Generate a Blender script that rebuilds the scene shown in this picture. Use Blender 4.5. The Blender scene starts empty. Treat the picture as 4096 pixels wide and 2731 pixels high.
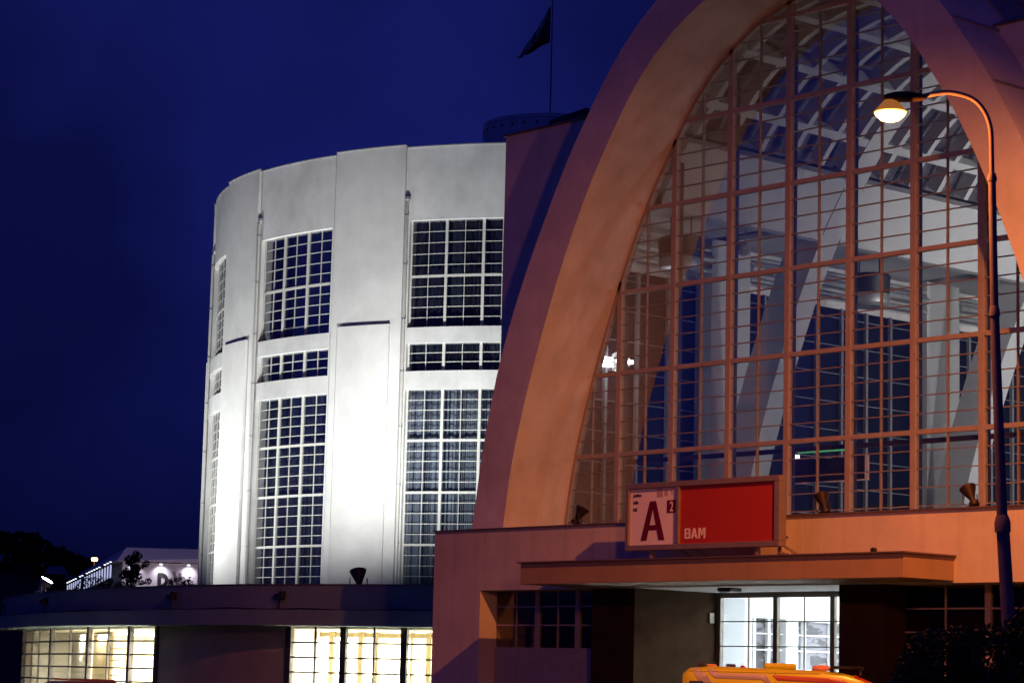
import bpy, bmesh, math, random
from mathutils import Vector, Matrix
random.seed(7)
R = math.radians
S = bpy.context.scene
COL = S.collection

# ------------------------------------------------------------------ camera
cam_d = bpy.data.cameras.new('camera')
cam = bpy.data.objects.new('camera', cam_d)
COL.objects.link(cam)
S.camera = cam
cam_d.lens = 85
cam_d.sensor_width = 36
cam_d.clip_end = 3000
yaw, pitch, roll = R(-48.3833), R(7.9173), R(1.3965)
fw = Vector((math.sin(yaw)*math.cos(pitch), math.cos(yaw)*math.cos(pitch), math.sin(pitch)))
rt = Vector((math.cos(yaw), -math.sin(yaw), 0))
up = rt.cross(fw)
r2 = rt*math.cos(roll) + up*math.sin(roll)
u2 = up*math.cos(roll) - rt*math.sin(roll)
M = Matrix((r2, u2, -fw)).transposed().to_4x4()
M.translation = Vector((46.1693, -44.9057, 2.0))
cam.matrix_world = M

# ------------------------------------------------------------------ dusk sky
W = bpy.data.worlds.new('World')
S.world = W
W.use_nodes = True
nt = W.node_tree
nt.nodes.clear()
sky = nt.nodes.new('ShaderNodeTexSky')
sky.sky_type = 'NISHITA'
sky.sun_disc = False
sky.sun_elevation = R(1.0)
sky.sun_rotation = R(180)
sky.altitude = 230
sky.air_density = 1.0
sky.dust_density = 0.1
sky.ozone_density = 4.0
tint = nt.nodes.new('ShaderNodeMix'); tint.data_type = 'RGBA'; tint.blend_type = 'MULTIPLY'
tint.inputs[0].default_value = 1
tint.inputs[7].default_value = (0.060, 0.088, 1.0, 1)
geo = nt.nodes.new('ShaderNodeTexCoord')
cl = nt.nodes.new('ShaderNodeTexNoise'); cl.inputs['Scale'].default_value = 3.0; cl.inputs['Detail'].default_value = 5
ramp = nt.nodes.new('ShaderNodeMapRange')
ramp.inputs[1].default_value = 0.35; ramp.inputs[2].default_value = 0.7
ramp.inputs[3].default_value = 0.35; ramp.inputs[4].default_value = 1.2
mul = nt.nodes.new('ShaderNodeMix'); mul.data_type = 'RGBA'; mul.blend_type = 'MULTIPLY'; mul.inputs[0].default_value = 1
bg = nt.nodes.new('ShaderNodeBackground'); bg.inputs[1].default_value = 0.17
wo = nt.nodes.new('ShaderNodeOutputWorld')
L = nt.links.new
sep = nt.nodes.new('ShaderNodeSeparateColor'); cmb = nt.nodes.new('ShaderNodeCombineColor')
L(sky.outputs[0], sep.inputs[0])
for k in range(3): L(sep.outputs[2], cmb.inputs[k])     # late dusk: only the blue light is left
L(cmb.outputs[0], tint.inputs[6]); cmap = nt.nodes.new('ShaderNodeMapping'); cmap.inputs['Location'].default_value = (-1.38, -0.2, -0.83)
L(geo.outputs['Generated'], cmap.inputs[0]); L(cmap.outputs[0], cl.inputs['Vector'])
L(cl.outputs[0], ramp.inputs[0]); L(tint.outputs[2], mul.inputs[6]); L(ramp.outputs[0], mul.inputs[7])
L(mul.outputs[2], bg.inputs[0]); L(bg.outputs[0], wo.inputs[0])

S.view_settings.view_transform = 'Standard'
S.view_settings.look = 'None'
S.view_settings.exposure = 0
S.view_settings.gamma = 1

# ------------------------------------------------------------------ lamp powers (the lamps themselves are built further down)
SODIUM = (1.0, 0.25, 0.045)
P_STREET, P_MAST = 3700, 15800
P_FLOOD = 9900
P_HALL, P_LOBBY, P_ROOM = 128, 1000, 1300

# ------------------------------------------------------------------ materials
MAT = {}
def mat(name, col, rough=0.8, var=0.0, scale=3.0, bump=0.0, bscale=60.0, metal=0.0, streak=0.0, stretch=(1, 1, 1), emit=None, es=0.0, spec=0.5):
    m = bpy.data.materials.new(name); m.use_nodes = True
    n = m.node_tree; b = n.nodes['Principled BSDF']; lk = n.links.new
    b.inputs['Roughness'].default_value = rough
    b.inputs['Metallic'].default_value = metal
    b.inputs['Specular IOR Level'].default_value = spec
    b.inputs['Base Color'].default_value = (*col, 1)
    if var or streak or bump:
        tc = n.nodes.new('ShaderNodeTexCoord')
    if var or streak:
        mp = n.nodes.new('ShaderNodeMapping'); mp.inputs['Scale'].default_value = stretch
        lk(tc.outputs['Object'], mp.inputs[0])
        t = n.nodes.new('ShaderNodeTexNoise'); t.inputs['Scale'].default_value = scale
        t.inputs['Detail'].default_value = 6; t.inputs['Roughness'].default_value = 0.62
        lk(mp.outputs[0], t.inputs['Vector'])
        mr = n.nodes.new('ShaderNodeMapRange')
        mr.inputs[1].default_value = 0.3; mr.inputs[2].default_value = 0.7
        mr.inputs[3].default_value = 1-var; mr.inputs[4].default_value = 1+var*0.5
        lk(t.outputs[0], mr.inputs[0])
        mx = n.nodes.new('ShaderNodeMix'); mx.data_type = 'RGBA'; mx.blend_type = 'MULTIPLY'
        mx.inputs[0].default_value = 1; mx.inputs[6].default_value = (*col, 1)
        lk(mr.outputs[0], mx.inputs[7])
        out = mx.outputs[2]
        if streak:
            mp2 = n.nodes.new('ShaderNodeMapping'); mp2.inputs['Scale'].default_value = (1.6, 1.6, 0.12)
            lk(tc.outputs['Object'], mp2.inputs[0])
            t2 = n.nodes.new('ShaderNodeTexNoise'); t2.inputs['Scale'].default_value = 2.2; t2.inputs['Detail'].default_value = 7
            lk(mp2.outputs[0], t2.inputs['Vector'])
            m2 = n.nodes.new('ShaderNodeMapRange')
            m2.inputs[1].default_value = 0.52; m2.inputs[2].default_value = 0.78
            m2.inputs[3].default_value = 1; m2.inputs[4].default_value = 1-streak
            lk(t2.outputs[0], m2.inputs[0])
            mx2 = n.nodes.new('ShaderNodeMix'); mx2.data_type = 'RGBA'; mx2.blend_type = 'MULTIPLY'
            mx2.inputs[0].default_value = 1
            lk(out, mx2.inputs[6]); lk(m2.outputs[0], mx2.inputs[7]); out = mx2.outputs[2]
        lk(out, b.inputs['Base Color'])
    if bump:
        t3 = n.nodes.new('ShaderNodeTexNoise'); t3.inputs['Scale'].default_value = bscale; t3.inputs['Detail'].default_value = 3
        lk(tc.outputs['Object'], t3.inputs['Vector'])
        bp = n.nodes.new('ShaderNodeBump'); bp.inputs['Strength'].default_value = bump; bp.inputs['Distance'].default_value = 0.02
        lk(t3.outputs[0], bp.inputs['Height']); lk(bp.outputs[0], b.inputs['Normal'])
    if emit:
        b.inputs['Emission Color'].default_value = (*emit, 1)
        b.inputs['Emission Strength'].default_value = es
    MAT[name] = m
    return m

def glass(name, tintc=(0.93, 0.95, 0.96), refl=1.0, rough=0.0):
    m = bpy.data.materials.new(name); m.use_nodes = True
    n = m.node_tree; n.nodes.clear(); lk = n.links.new
    o = n.nodes.new('ShaderNodeOutputMaterial')
    tr = n.nodes.new('ShaderNodeBsdfTransparent'); tr.inputs[0].default_value = (*tintc, 1)
    gl = n.nodes.new('ShaderNodeBsdfGlossy'); gl.inputs['Roughness'].default_value = rough
    fr = n.nodes.new('ShaderNodeFresnel'); fr.inputs[0].default_value = 1.5
    mm = n.nodes.new('ShaderNodeMath'); mm.operation = 'MULTIPLY'; mm.inputs[1].default_value = refl; mm.use_clamp = True
    mx = n.nodes.new('ShaderNodeMixShader')
    lk(fr.outputs[0], mm.inputs[0]); lk(mm.outputs[0], mx.inputs[0])
    lk(tr.outputs[0], mx.inputs[1]); lk(gl.outputs[0], mx.inputs[2]); lk(mx.outputs[0], o.inputs[0])
    MAT[name] = m
    return m

mat('plaster', (0.72, 0.71, 0.71), 0.9, 0.22, 0.6, 0.4, 45, streak=0.12)
mat('plaster_entrance', (0.62, 0.57, 0.53), 0.9, 0.14, 0.8, 0.4, 40, streak=0.18)
mat('tower_plaster', (0.68, 0.67, 0.67), 0.9, 0.24, 0.55, 0.3, 40, streak=0.06)
mat('tower_pier', (0.72, 0.71, 0.70), 0.9, 0.17, 0.5, 0.3, 40, streak=0.04)
mat('canopy_plaster', (0.36, 0.25, 0.17), 0.9, 0.12, 1.2, 0.3, 40, streak=0.15)
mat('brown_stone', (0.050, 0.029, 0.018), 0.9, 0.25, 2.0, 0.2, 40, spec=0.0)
mat('interior_plaster', (0.50, 0.51, 0.53), 0.9, 0.06, 0.6)
mat('lobby_plaster', (0.80, 0.80, 0.79), 0.9, 0.04, 0.6)
mat('room_plaster', (0.82, 0.79, 0.70), 0.9, 0.05, 0.8)
mat('frame_paint', (0.40, 0.37, 0.36), 0.55, 0.15, 4.0, 0.1, 80)
mat('bar_paint', (0.29, 0.27, 0.27), 0.6, 0.15, 4.0)
mat('tower_frame', (0.62, 0.61, 0.57), 0.5, 0.08, 4.0)
mat('dark_frame', (0.045, 0.035, 0.04), 0.5, 0.15, 4.0)
mat('door_frame', (0.16, 0.13, 0.10), 0.4, 0.1, 4.0, metal=0.4)
mat('coping_metal', (0.22, 0.16, 0.15), 0.5, 0.3, 3.0, metal=0.5)
mat('zinc', (0.45, 0.46, 0.47), 0.45, 0.2, 5.0, metal=0.7)
mat('roof_sheet', (0.32, 0.33, 0.38), 0.5, 0.2, 1.5, metal=0.3)
mat('flat_roof', (0.12, 0.12, 0.13), 0.95, 0.3, 1.0)
mat('black_metal', (0.018, 0.018, 0.02), 0.5)
mat('brown_metal', (0.035, 0.022, 0.016), 0.5, 0.3, 8.0, metal=0.3)
mat('pole_paint', (0.36, 0.27, 0.25), 0.8, 0.2, 6.0, spec=0.15)
mat('dark_glass', (0.012, 0.014, 0.028), 0.08, spec=0.5)
mat('aisle_glass', (0.010, 0.012, 0.026), 0.3, spec=0.12)
mat('aisle_frame', (0.20, 0.20, 0.22), 0.6)
mat('skylight_glass', (0.13, 0.12, 0.145), 0.5, 0.5, 0.8)
mat('curtain', (0.17, 0.185, 0.22), 0.95, 0.35, 1.2, stretch=(1, 1, 0.25))
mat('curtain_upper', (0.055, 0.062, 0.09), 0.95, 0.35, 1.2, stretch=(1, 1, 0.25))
mat('asphalt', (0.05, 0.05, 0.052), 0.9, 0.3, 2.0, 0.4, 30)
mat('sign_frame', (0.24, 0.20, 0.22), 0.45, 0.15, 5.0, metal=0.2)
mat('sign_white', (0.84, 0.78, 0.86), 0.4, 0.03, 3.0)
mat('sign_red', (0.42, 0.035, 0.006), 0.4, 0.06, 1.5)
mat('sign_maroon', (0.13, 0.004, 0.012), 0.4)
mat('sign_black', (0.03, 0.015, 0.02), 0.4)
mat('sign_letter', (0.80, 0.74, 0.80), 0.4)
mat('sign_faint', (0.48, 0.33, 0.36), 0.4)
mat('van_yellow', (0.55, 0.56, 0.02), 0.28, 0.05, 2.0)
mat('van_white', (0.36, 0.33, 0.46), 0.35)
mat('van_red', (0.33, 0.012, 0.015), 0.35)
mat('van_blue', (0.03, 0.04, 0.16), 0.3)
mat('van_orange', (0.62, 0.28, 0.20), 0.4)
mat('van_glass', (0.02, 0.022, 0.025), 0.05)
mat('tyre', (0.02, 0.02, 0.02), 0.85)
mat('car_red', (0.16, 0.012, 0.018), 0.3)
mat('leaf', (0.11, 0.11, 0.035), 0.7, 0.5, 9.0)
mat('pine', (0.02, 0.028, 0.014), 0.8, 0.4, 9.0)
mat('bark', (0.06, 0.045, 0.035), 0.95, 0.3, 6.0)
mat('wood_far', (0.012, 0.016, 0.012), 0.95, 0.3, 0.3)
mat('hill_soil', (0.01, 0.012, 0.01), 0.95, 0.3, 0.1)
mat('hall_far', (0.74, 0.66, 0.72), 0.8, 0.06, 0.3)
mat('letter_far', (0.02, 0.018, 0.02), 0.7)
mat('letter_grey', (0.20, 0.18, 0.21), 0.7)
mat('house_roof', (0.16, 0.19, 0.30), 0.6)
mat('flag_blue', (0.01, 0.012, 0.05), 0.8)
mat('flag_red', (0.16, 0.012, 0.008), 0.8)
mat('flag_white', (0.42, 0.40, 0.42), 0.8)
mat('pale_post', (0.24, 0.19, 0.10), 0.6, 0.05, 3.0)
mat('drum_sheet', (0.80, 0.81, 0.84), 0.6, 0.1, 2.0)
mat('sodium_lens', (1, 0.6, 0.2), 0.3, emit=(1.0, 0.52, 0.14), es=60)
mat('lamp_shade_glow', (0.5, 0.3, 0.12), 0.4, emit=(1.0, 0.33, 0.05), es=0.30)  # weak emission imitates the glare of the lens spilling over the shade
mat('sodium_small', (1, 0.6, 0.2), 0.3, emit=(1.0, 0.45, 0.15), es=14)
mat('flood_lens', (1, 1, 1), 0.3, emit=(0.95, 1.0, 0.95), es=40)
mat('tube_lens', (1, 1, 1), 0.3, emit=(0.92, 0.97, 1.0), es=9)
mat('ring_lens', (1, 1, 1), 0.3, emit=(1.0, 0.97, 0.86), es=5)
mat('green_lens', (0.2, 1, 0.3), 0.3, emit=(0.14, 0.7, 0.24), es=0.35)
mat('fin_glow', (1, 1, 1), 0.3, emit=(0.55, 0.6, 0.95), es=0.75)  # emission stands in for lamplight falling on the fins
mat('tip_lens', (1, 1, 1), 0.3, emit=(0.9, 0.95, 1.0), es=2.2)
def lens_gradient():
    n = MAT['sodium_lens'].node_tree; b = n.nodes['Principled BSDF']; lk = n.links.new
    tc = n.nodes.new('ShaderNodeTexCoord'); sx = n.nodes.new('ShaderNodeSeparateXYZ'); lk(tc.outputs['Generated'], sx.inputs[0])
    r = n.nodes.new('ShaderNodeValToRGB'); e = r.color_ramp.elements
    e[0].position = 0.55; e[0].color = (1, 0.62, 0.25, 1); e[1].position = 1.0; e[1].color = (0.30, 0.10, 0.01, 1)
    lk(sx.outputs[2], r.inputs[0]); lk(r.outputs[0], b.inputs['Emission Color']); b.inputs['Emission Strength'].default_value = 14
lens_gradient()
glass('glass_hall', (0.965, 0.965, 0.965), 0.38)
glass('glass_tower', (0.92, 0.94, 0.97), 0.7)
glass('glass_low', (0.95, 0.96, 0.94), 0.6)
glass('glass_dim', (0.80, 0.78, 0.74), 0.22)

# lobby window panes: a patchy reflection painted into their base colour
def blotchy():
    m = mat('lobby_pane_reflection', (0.1, 0.1, 0.1), 0.3)
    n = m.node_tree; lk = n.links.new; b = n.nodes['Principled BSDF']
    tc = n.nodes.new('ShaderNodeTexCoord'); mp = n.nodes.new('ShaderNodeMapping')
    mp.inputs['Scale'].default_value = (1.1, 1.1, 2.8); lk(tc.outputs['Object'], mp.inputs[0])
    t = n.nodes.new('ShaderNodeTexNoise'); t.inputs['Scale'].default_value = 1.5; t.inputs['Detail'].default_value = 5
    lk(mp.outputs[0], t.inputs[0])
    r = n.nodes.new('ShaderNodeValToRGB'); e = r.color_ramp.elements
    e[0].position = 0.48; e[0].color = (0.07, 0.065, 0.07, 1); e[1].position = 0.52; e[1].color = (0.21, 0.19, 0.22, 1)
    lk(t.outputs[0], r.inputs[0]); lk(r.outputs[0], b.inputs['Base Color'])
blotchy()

# ------------------------------------------------------------------ helpers
def link(name, me, parent=None, m=None, loc=None, rotz=None):
    o = bpy.data.objects.new(name, me); COL.objects.link(o)
    if m and me and not me.materials: me.materials.append(MAT[m])
    if parent: o.parent = parent
    if loc: o.location = loc
    if rotz is not None: o.rotation_euler = (0, 0, rotz)
    return o
def tag(o, label, cat, group=None, kind=None):
    o['label'] = label
    if cat: o['category'] = cat
    if group: o['group'] = group
    if kind: o['kind'] = kind
    return o
def thing(name, label, cat, loc=(0, 0, 0), rotz=0, group=None):
    o = bpy.data.objects.new(name, None); COL.objects.link(o)
    o.empty_display_size = 0.3; o.location = loc; o.rotation_euler = (0, 0, rotz)
    return tag(o, label, cat, group)
def part_empty(name, parent):
    o = bpy.data.objects.new(name, None); COL.objects.link(o); o.parent = parent
    o.empty_display_size = 0.2
    return o

class MB:
    def __init__(s): s.v = []; s.f = []
    def quad(s, *p):
        i = len(s.v); s.v += [tuple(q) for q in p]; s.f.append(tuple(range(i, i+len(p)))); return s
    def box(s, x0, x1, y0, y1, z0, z1):
        i = len(s.v)
        s.v += [(x, y, z) for z in (z0, z1) for x, y in ((x0, y0), (x1, y0), (x1, y1), (x0, y1))]
        s.f += [tuple(i+k for k in q) for q in ((3, 2, 1, 0), (4, 5, 6, 7), (0, 1, 5, 4), (1, 2, 6, 5), (2, 3, 7, 6), (3, 0, 4, 7))]
        return s
    def hexa(s, a, b):      # two quads, joined
        i = len(s.v); s.v += [tuple(q) for q in a] + [tuple(q) for q in b]
        n = len(a)
        s.f.append(tuple(i+k for k in range(n))[::-1]); s.f.append(tuple(i+n+k for k in range(n)))
        for k in range(n):
            j = (k+1) % n; s.f.append((i+k, i+j, i+n+j, i+n+k))
        return s
    def bar(s, p, q, w, h=None, upv=(0, 0, 1)):
        p = Vector(p); q = Vector(q); d = (q-p).normalized(); h = h or w
        a = d.cross(Vector(upv))
        if a.length < 1e-4: a = d.cross(Vector((1, 0, 0)))
        a.normalize(); b = a.cross(d)
        A = [p+a*x*w/2+b*y*h/2 for x, y in ((-1, -1), (1, -1), (1, 1), (-1, 1))]
        return s.hexa(A, [k+(q-p) for k in A])
    def tube(s, pts, rad, n=10):
        pts = [Vector(p) for p in pts]; i0 = len(s.v); ref = None
        rads = rad if isinstance(rad, (list, tuple)) else [rad]*len(pts)
        for k, p in enumerate(pts):
            d = (pts[min(k+1, len(pts)-1)]-pts[max(k-1, 0)]).normalized()
            if ref is None:
                ref = d.orthogonal().normalized()
            ref = (ref-d*ref.dot(d)).normalized(); bn = d.cross(ref)
            for j in range(n):
                a = 2*math.pi*j/n; s.v.append(tuple(p+(ref*math.cos(a)+bn*math.sin(a))*rads[k]))
        for k in range(len(pts)-1):
            for j in range(n):
                a = i0+k*n+j; b = i0+k*n+(j+1) % n; s.f.append((a, b, b+n, a+n))
        s.f.append(tuple(i0+j for j in range(n))[::-1]); s.f.append(tuple(i0+(len(pts)-1)*n+j for j in range(n)))
        return s
    def lathe(s, prof, n=20, c=(0, 0, 0), axis=None):
        i0 = len(s.v)
        q = Vector(axis).to_track_quat('Z', 'Y') if axis else None
        for r_, z_ in prof:
            for j in range(n):
                a = 2*math.pi*j/n; p = Vector((r_*math.cos(a), r_*math.sin(a), z_))
                if q: p = q @ p
                s.v.append(tuple(p+Vector(c)))
        for k in range(len(prof)-1):
            for j in range(n):
                a = i0+k*n+j; b = i0+k*n+(j+1) % n; s.f.append((a, b, b+n, a+n))
        s.f.append(tuple(i0+j for j in range(n))[::-1]); s.f.append(tuple(i0+(len(prof)-1)*n+j for j in range(n)))
        return s
    def arcbox(s, a0, a1, r0, r1, z0, z1, n=6):   # sector of a ring, degrees
        i = len(s.v)
        for k in range(n+1):
            a = R(a0+(a1-a0)*k/n); c, t = math.cos(a), math.sin(a)
            s.v += [(r0*c, r0*t, z0), (r1*c, r1*t, z0), (r1*c, r1*t, z1), (r0*c, r0*t, z1)]
        for k in range(n):
            b = i+4*k
            for j in range(4):
                j2 = (j+1) % 4; s.f.append((b+j, b+4+j, b+4+j2, b+j2))
        s.f.append((i, i+1, i+2, i+3)); e = i+4*n; s.f.append((e+3, e+2, e+1, e))
        return s
    def me(s, name, smooth=None):
        m = bpy.data.meshes.new(name); m.from_pydata(s.v, [], s.f); m.update()
        bm = bmesh.new(); bm.from_mesh(m); bmesh.ops.recalc_face_normals(bm, faces=bm.faces); bm.to_mesh(m); bm.free()
        if smooth:
            m.shade_smooth(); m.set_sharp_from_angle(angle=R(smooth))
        return m
    def build(s, name, m, parent=None, smooth=None, bevel=0, loc=None, rotz=None):
        o = link(name, s.me(name, smooth), parent, m, loc, rotz)
        if bevel:
            b = o.modifiers.new('bevel', 'BEVEL'); b.width = bevel; b.segments = 2; b.limit_method = 'ANGLE'
        return o

def light(name, kind, loc, power, col, parent=None, size=0.2, aim=None, spot=None, blend=1.0, area=None):
    d = bpy.data.lights.new(name, kind); d.energy = power; d.color = col
    if kind in ('POINT', 'SPOT'): d.shadow_soft_size = size
    if kind == 'SPOT': d.spot_size = R(spot); d.spot_blend = blend
    if kind == 'AREA': d.shape = 'RECTANGLE'; d.size, d.size_y = area
    o = bpy.data.objects.new(name, d); COL.objects.link(o); o.location = loc
    if aim is not None:
        o.rotation_euler = (Vector(aim)).to_track_quat('-Z', 'Y').to_euler()
    if parent: o.parent = parent
    return o

def interp(pts, x):
    for (a, b), (c, d) in zip(pts[:-1], pts[1:]):
        if a <= x <= c: return b+(d-b)*(x-a)/(c-a)
    return pts[0][1] if x < pts[0][0] else pts[-1][1]
def catmull(P, n=6):
    out = []
    for i in range(len(P)-1):
        p0 = Vector(P[max(i-1, 0)]); p1 = Vector(P[i]); p2 = Vector(P[i+1]); p3 = Vector(P[min(i+2, len(P)-1)])
        for k in range(n):
            t = k/n
            out.append(0.5*((2*p1)+(p2-p0)*t+(2*p0-5*p1+4*p2-p3)*t*t+(3*p1-p0-3*p2+p3)*t**3))
    out.append(Vector(P[-1]))
    return out
def resample(P, n):
    d = [0]
    for a, b in zip(P[:-1], P[1:]): d.append(d[-1]+(b-a).length)
    out = []
    for k in range(n+1):
        s = d[-1]*k/n; j = 0
        while j < len(d)-2 and d[j+1] < s: j += 1
        t = (s-d[j])/max(d[j+1]-d[j], 1e-9); out.append(P[j].lerp(P[j+1], min(max(t, 0), 1)))
    return out

# ------------------------------------------------------------------ ground
g = MB()
N = 24
for i in range(N):
    for j in range(N):
        x0 = -900+1800*i/N; y0 = -700+1800*j/N; d = 1800/N
        g.quad((x0, y0, 0), (x0+d, y0, 0), (x0+d, y0+d, 0), (x0, y0+d, 0))
gm = g.me('ground'); bm = bmesh.new(); bm.from_mesh(gm); bmesh.ops.remove_doubles(bm, verts=bm.verts, dist=0.01)
for f in bm.faces:
    if f.normal.z < 0: f.normal_flip()
bm.to_mesh(gm); bm.free()
tag(link('ground', gm, None, 'asphalt'), 'dark asphalt ground in front of the pavilions', None, kind='structure')

# ================================================================== EXHIBITION HALL
AX = 7.03
INN = [(9.12, 5.0), (9.05, 6.0), (8.86, 7.2), (8.6, 8.3), (8.24, 9.5), (7.8, 10.75), (7.35, 11.9), (6.9, 12.95), (6.4, 14.0), (5.85, 15.0),
       (5.2, 16.0), (4.7, 16.72), (4.2, 17.33), (3.6, 17.92), (3.0, 18.37), (2.45, 18.7), (1.93, 18.96), (1.0, 19.27), (0, 19.4)]
OUT = [(10.45, 5.0), (10.33, 5.9), (10.16, 6.9), (9.95, 8.1), (9.35, 10.4), (8.45, 12.6), (7.40, 14.62), (6.82, 15.62), (6.35, 16.33), (5.72, 17.22),
       (4.98, 18.13), (4.3, 18.78), (3.6, 19.32), (2.5, 19.95), (1.2, 20.4), (0, 20.55)]
inn = resample(catmull(INN), 40)     # (half width, z)
out = resample(catmull(OUT), 40)
def mirror(c): return [(AX-p[0], p[1]) for p in c] + [(AX+p[0], p[1]) for p in c[::-1][1:]]
innF, outF = mirror(inn), mirror(out)
def nrm(c, k):
    a = c[max(k-1, 0)]; b = c[min(k+1, len(c)-1)]
    d = Vector((b[0]-a[0], b[1]-a[1])).normalized(); return Vector((-d[1], d[0]))
def offs(c, d): return [tuple(Vector(p)+nrm(c, k)*d) for k, p in enumerate(c)]

hall = thing('exhibition_hall', 'concrete exhibition hall with a huge glazed parabolic arch lit orange by street lamps', 'building', (AX, -2.85, 0))
def H(mb, name, m, parent=None, **k):      # hall parts are built in world coordinates
    o = mb.build(name, m, parent or hall, **k)
    if o.parent is hall or o.parent.type == 'EMPTY':
        o.matrix_parent_inverse = Matrix.Translation((-AX, 2.85, 0))
    return o

def archsolid(ci, co, y0, y1):
    mb = MB(); n = len(ci)
    for k in range(n):
        a, b = ci[k], co[k]
        mb.v += [(a[0], y0, a[1]), (b[0], y0, b[1]), (b[0], y1, b[1]), (a[0], y1, a[1])]
    for k in range(n-1):
        b = 4*k
        for j in range(4):
            j2 = (j+1) % 4; mb.f.append((b+j, b+4+j, b+4+j2, b+j2))
    mb.f.append((0, 1, 2, 3)); e = 4*(n-1); mb.f.append((e+3, e+2, e+1, e))
    return mb
H(archsolid(innF, outF, -2.25, 0.12), 'arch', 'plaster', smooth=25)
# sheet edge on the back of the arch and roof shell behind it
hi_ = [k for k, p in enumerate(outF) if p[1] > 16.7]
roofc = [offs(outF, 0.06)[k] for k in hi_]
ro = H(archsolid([offs(outF, -0.25)[k] for k in hi_], roofc, 0.13, 45), 'roof', 'roof_sheet', smooth=25)
for k in range(6, len(outF)-6, 4):
    p = Vector(outF[k]); n = nrm(outF, k); q = p+n*0.02
    mb = MB(); mb.bar((q[0], -2.2, q[1]), (q[0], 0.1, q[1]), 0.05, 0.05, (n[0], 0, n[1])); H(mb, 'roof_seam', 'roof_sheet', ro)
for yb in (2.0, 7.0, 12.0, 17.0, 22.0):
    H(archsolid([offs(outF, 0.07)[k] for k in hi_], [offs(outF, 0.75)[k] for k in hi_], yb, yb+2.2), 'roof_step', 'roof_sheet', ro, smooth=25)
# flat end walls left and right of the arch
def sidewall(sgn):
    mid = [((a[0]+b[0])/2, (a[1]+b[1])/2) for a, b in zip(inn, out)]
    cur = [p for p in mid if p[1] < 17.2]
    xm = interp([(p[1], p[0]) for p in mid], 17.2)
    mb = MB()
    pts = [(11.31, 0), (11.31, 17.2), (xm, 17.2)] + cur[::-1] + [(cur[0][0], 0)]
    A = [(AX+sgn*p[0], -0.5, p[1]) for p in pts]; B = [(AX+sgn*p[0], -0.2, p[1]) for p in pts]
    if sgn > 0: A, B = A[::-1], B[::-1]
    i = len(mb.v); mb.hexa(A, B); return mb
for sgn in (-1, 1):
    w = H(sidewall(sgn), 'end_wall', 'plaster')
    x0, x1 = sorted((AX+sgn*5.4, AX+sgn*11.38))
    H(MB().box(x0, x1, -0.56, 0.3, 17.2, 17.26), 'coping', 'coping_metal', w)
    x0, x1 = sorted((AX+sgn*5.3, AX+sgn*11.3))
    H(MB().box(x0, x1, -0.19, 45, 16.9, 17.18), 'aisle_roof', 'flat_roof')
    H(MB().box(*sorted((AX+sgn*11.05, AX+sgn*11.3)), -0.19, 45, 0, 6.4), 'aisle_wall', 'plaster')
    H(MB().box(*sorted((AX+sgn*11.05, AX+sgn*11.3)), -0.19, 45, 13.9, 16.88), 'aisle_wall', 'plaster')
H(MB().box(AX-11.3, AX+11.3, 45.01, 45.3, 0, 20), 'back_wall', 'interior_plaster')
# dark roof light box standing on the left aisle roof
H(MB().hexa([(-1.3, 0.4, 17.2), (-3.55, 0.4, 17.2), (-3.55, 1.1, 17.2), (-1.3, 1.1, 17.2)], [(-2.0, 0.45, 17.85), (-3.5, 0.45, 17.72), (-3.5, 1.05, 17.72), (-2.0, 1.05, 17.85)]), 'roof_light', 'black_metal')

# ---- glazed arch window
win = part_empty('arch_window', hall)
Z0, HH = 5.7908, 2.17966
lev = [Z0+j*HH for j in range(1, 7)]
ROW = HH/5
def halfw(z): return interp([(p[1], p[0]) for p in inn], z)
def topz(x): return interp([(p[0], p[1]) for p in inn[::-1]], abs(x-AX))
ci2, co2 = offs(innF, -0.10), offs(innF, 0.05)
H(archsolid(ci2, co2, -0.06, 0.10), 'edge_frame', 'frame_paint', win, smooth=25)
ZB = 5.55
for i in range(-1, 9):
    x = 2.0*i
    if abs(x-AX) < 9:
        H(MB().box(x-0.085, x+0.085, -0.06, 0.09, ZB, topz(x)), 'mullion', 'frame_paint', win, bevel=0.012)
        H(MB().box(x-0.025, x+0.025, 0.10, 0.28, ZB, topz(x)-0.6), 'mullion_fin', 'dark_frame', win)
    xm = x+1
    if abs(xm-AX) < 9:
        H(MB().box(xm-0.015, xm+0.015, -0.03, 0.05, ZB, topz(xm)), 'glazing_bar', 'bar_paint', win)
for z in lev:
    if z < 19.2:
        h = halfw(z)
        xs = [AX-h]+[2.0*i for i in range(-1, 9) if abs(2.0*i-AX) < h]+[AX+h]
        for a, b in zip(xs[:-1], xs[1:]):
            a2 = a+(0.086 if a > AX-h else 0); b2 = b-(0.086 if b < AX+h else 0)
            if b2-a2 > 0.05:
                H(MB().box(a2, b2, -0.05, 0.08, z-0.058, z+0.058), 'transom', 'frame_paint', win, bevel=0.01)
j = -4
rows = []
z = lev[0]-4*ROW-0.0
while z < 19.35:
    rows.append(z); z += ROW
for z in rows:
    if min(abs(z-l) for l in lev) > 0.05:
        h = halfw(z)
        H(MB().box(AX-h, AX+h, -0.020, 0.045, z-0.0115, z+0.0115), 'glazing_bar', 'bar_paint', win)
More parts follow.
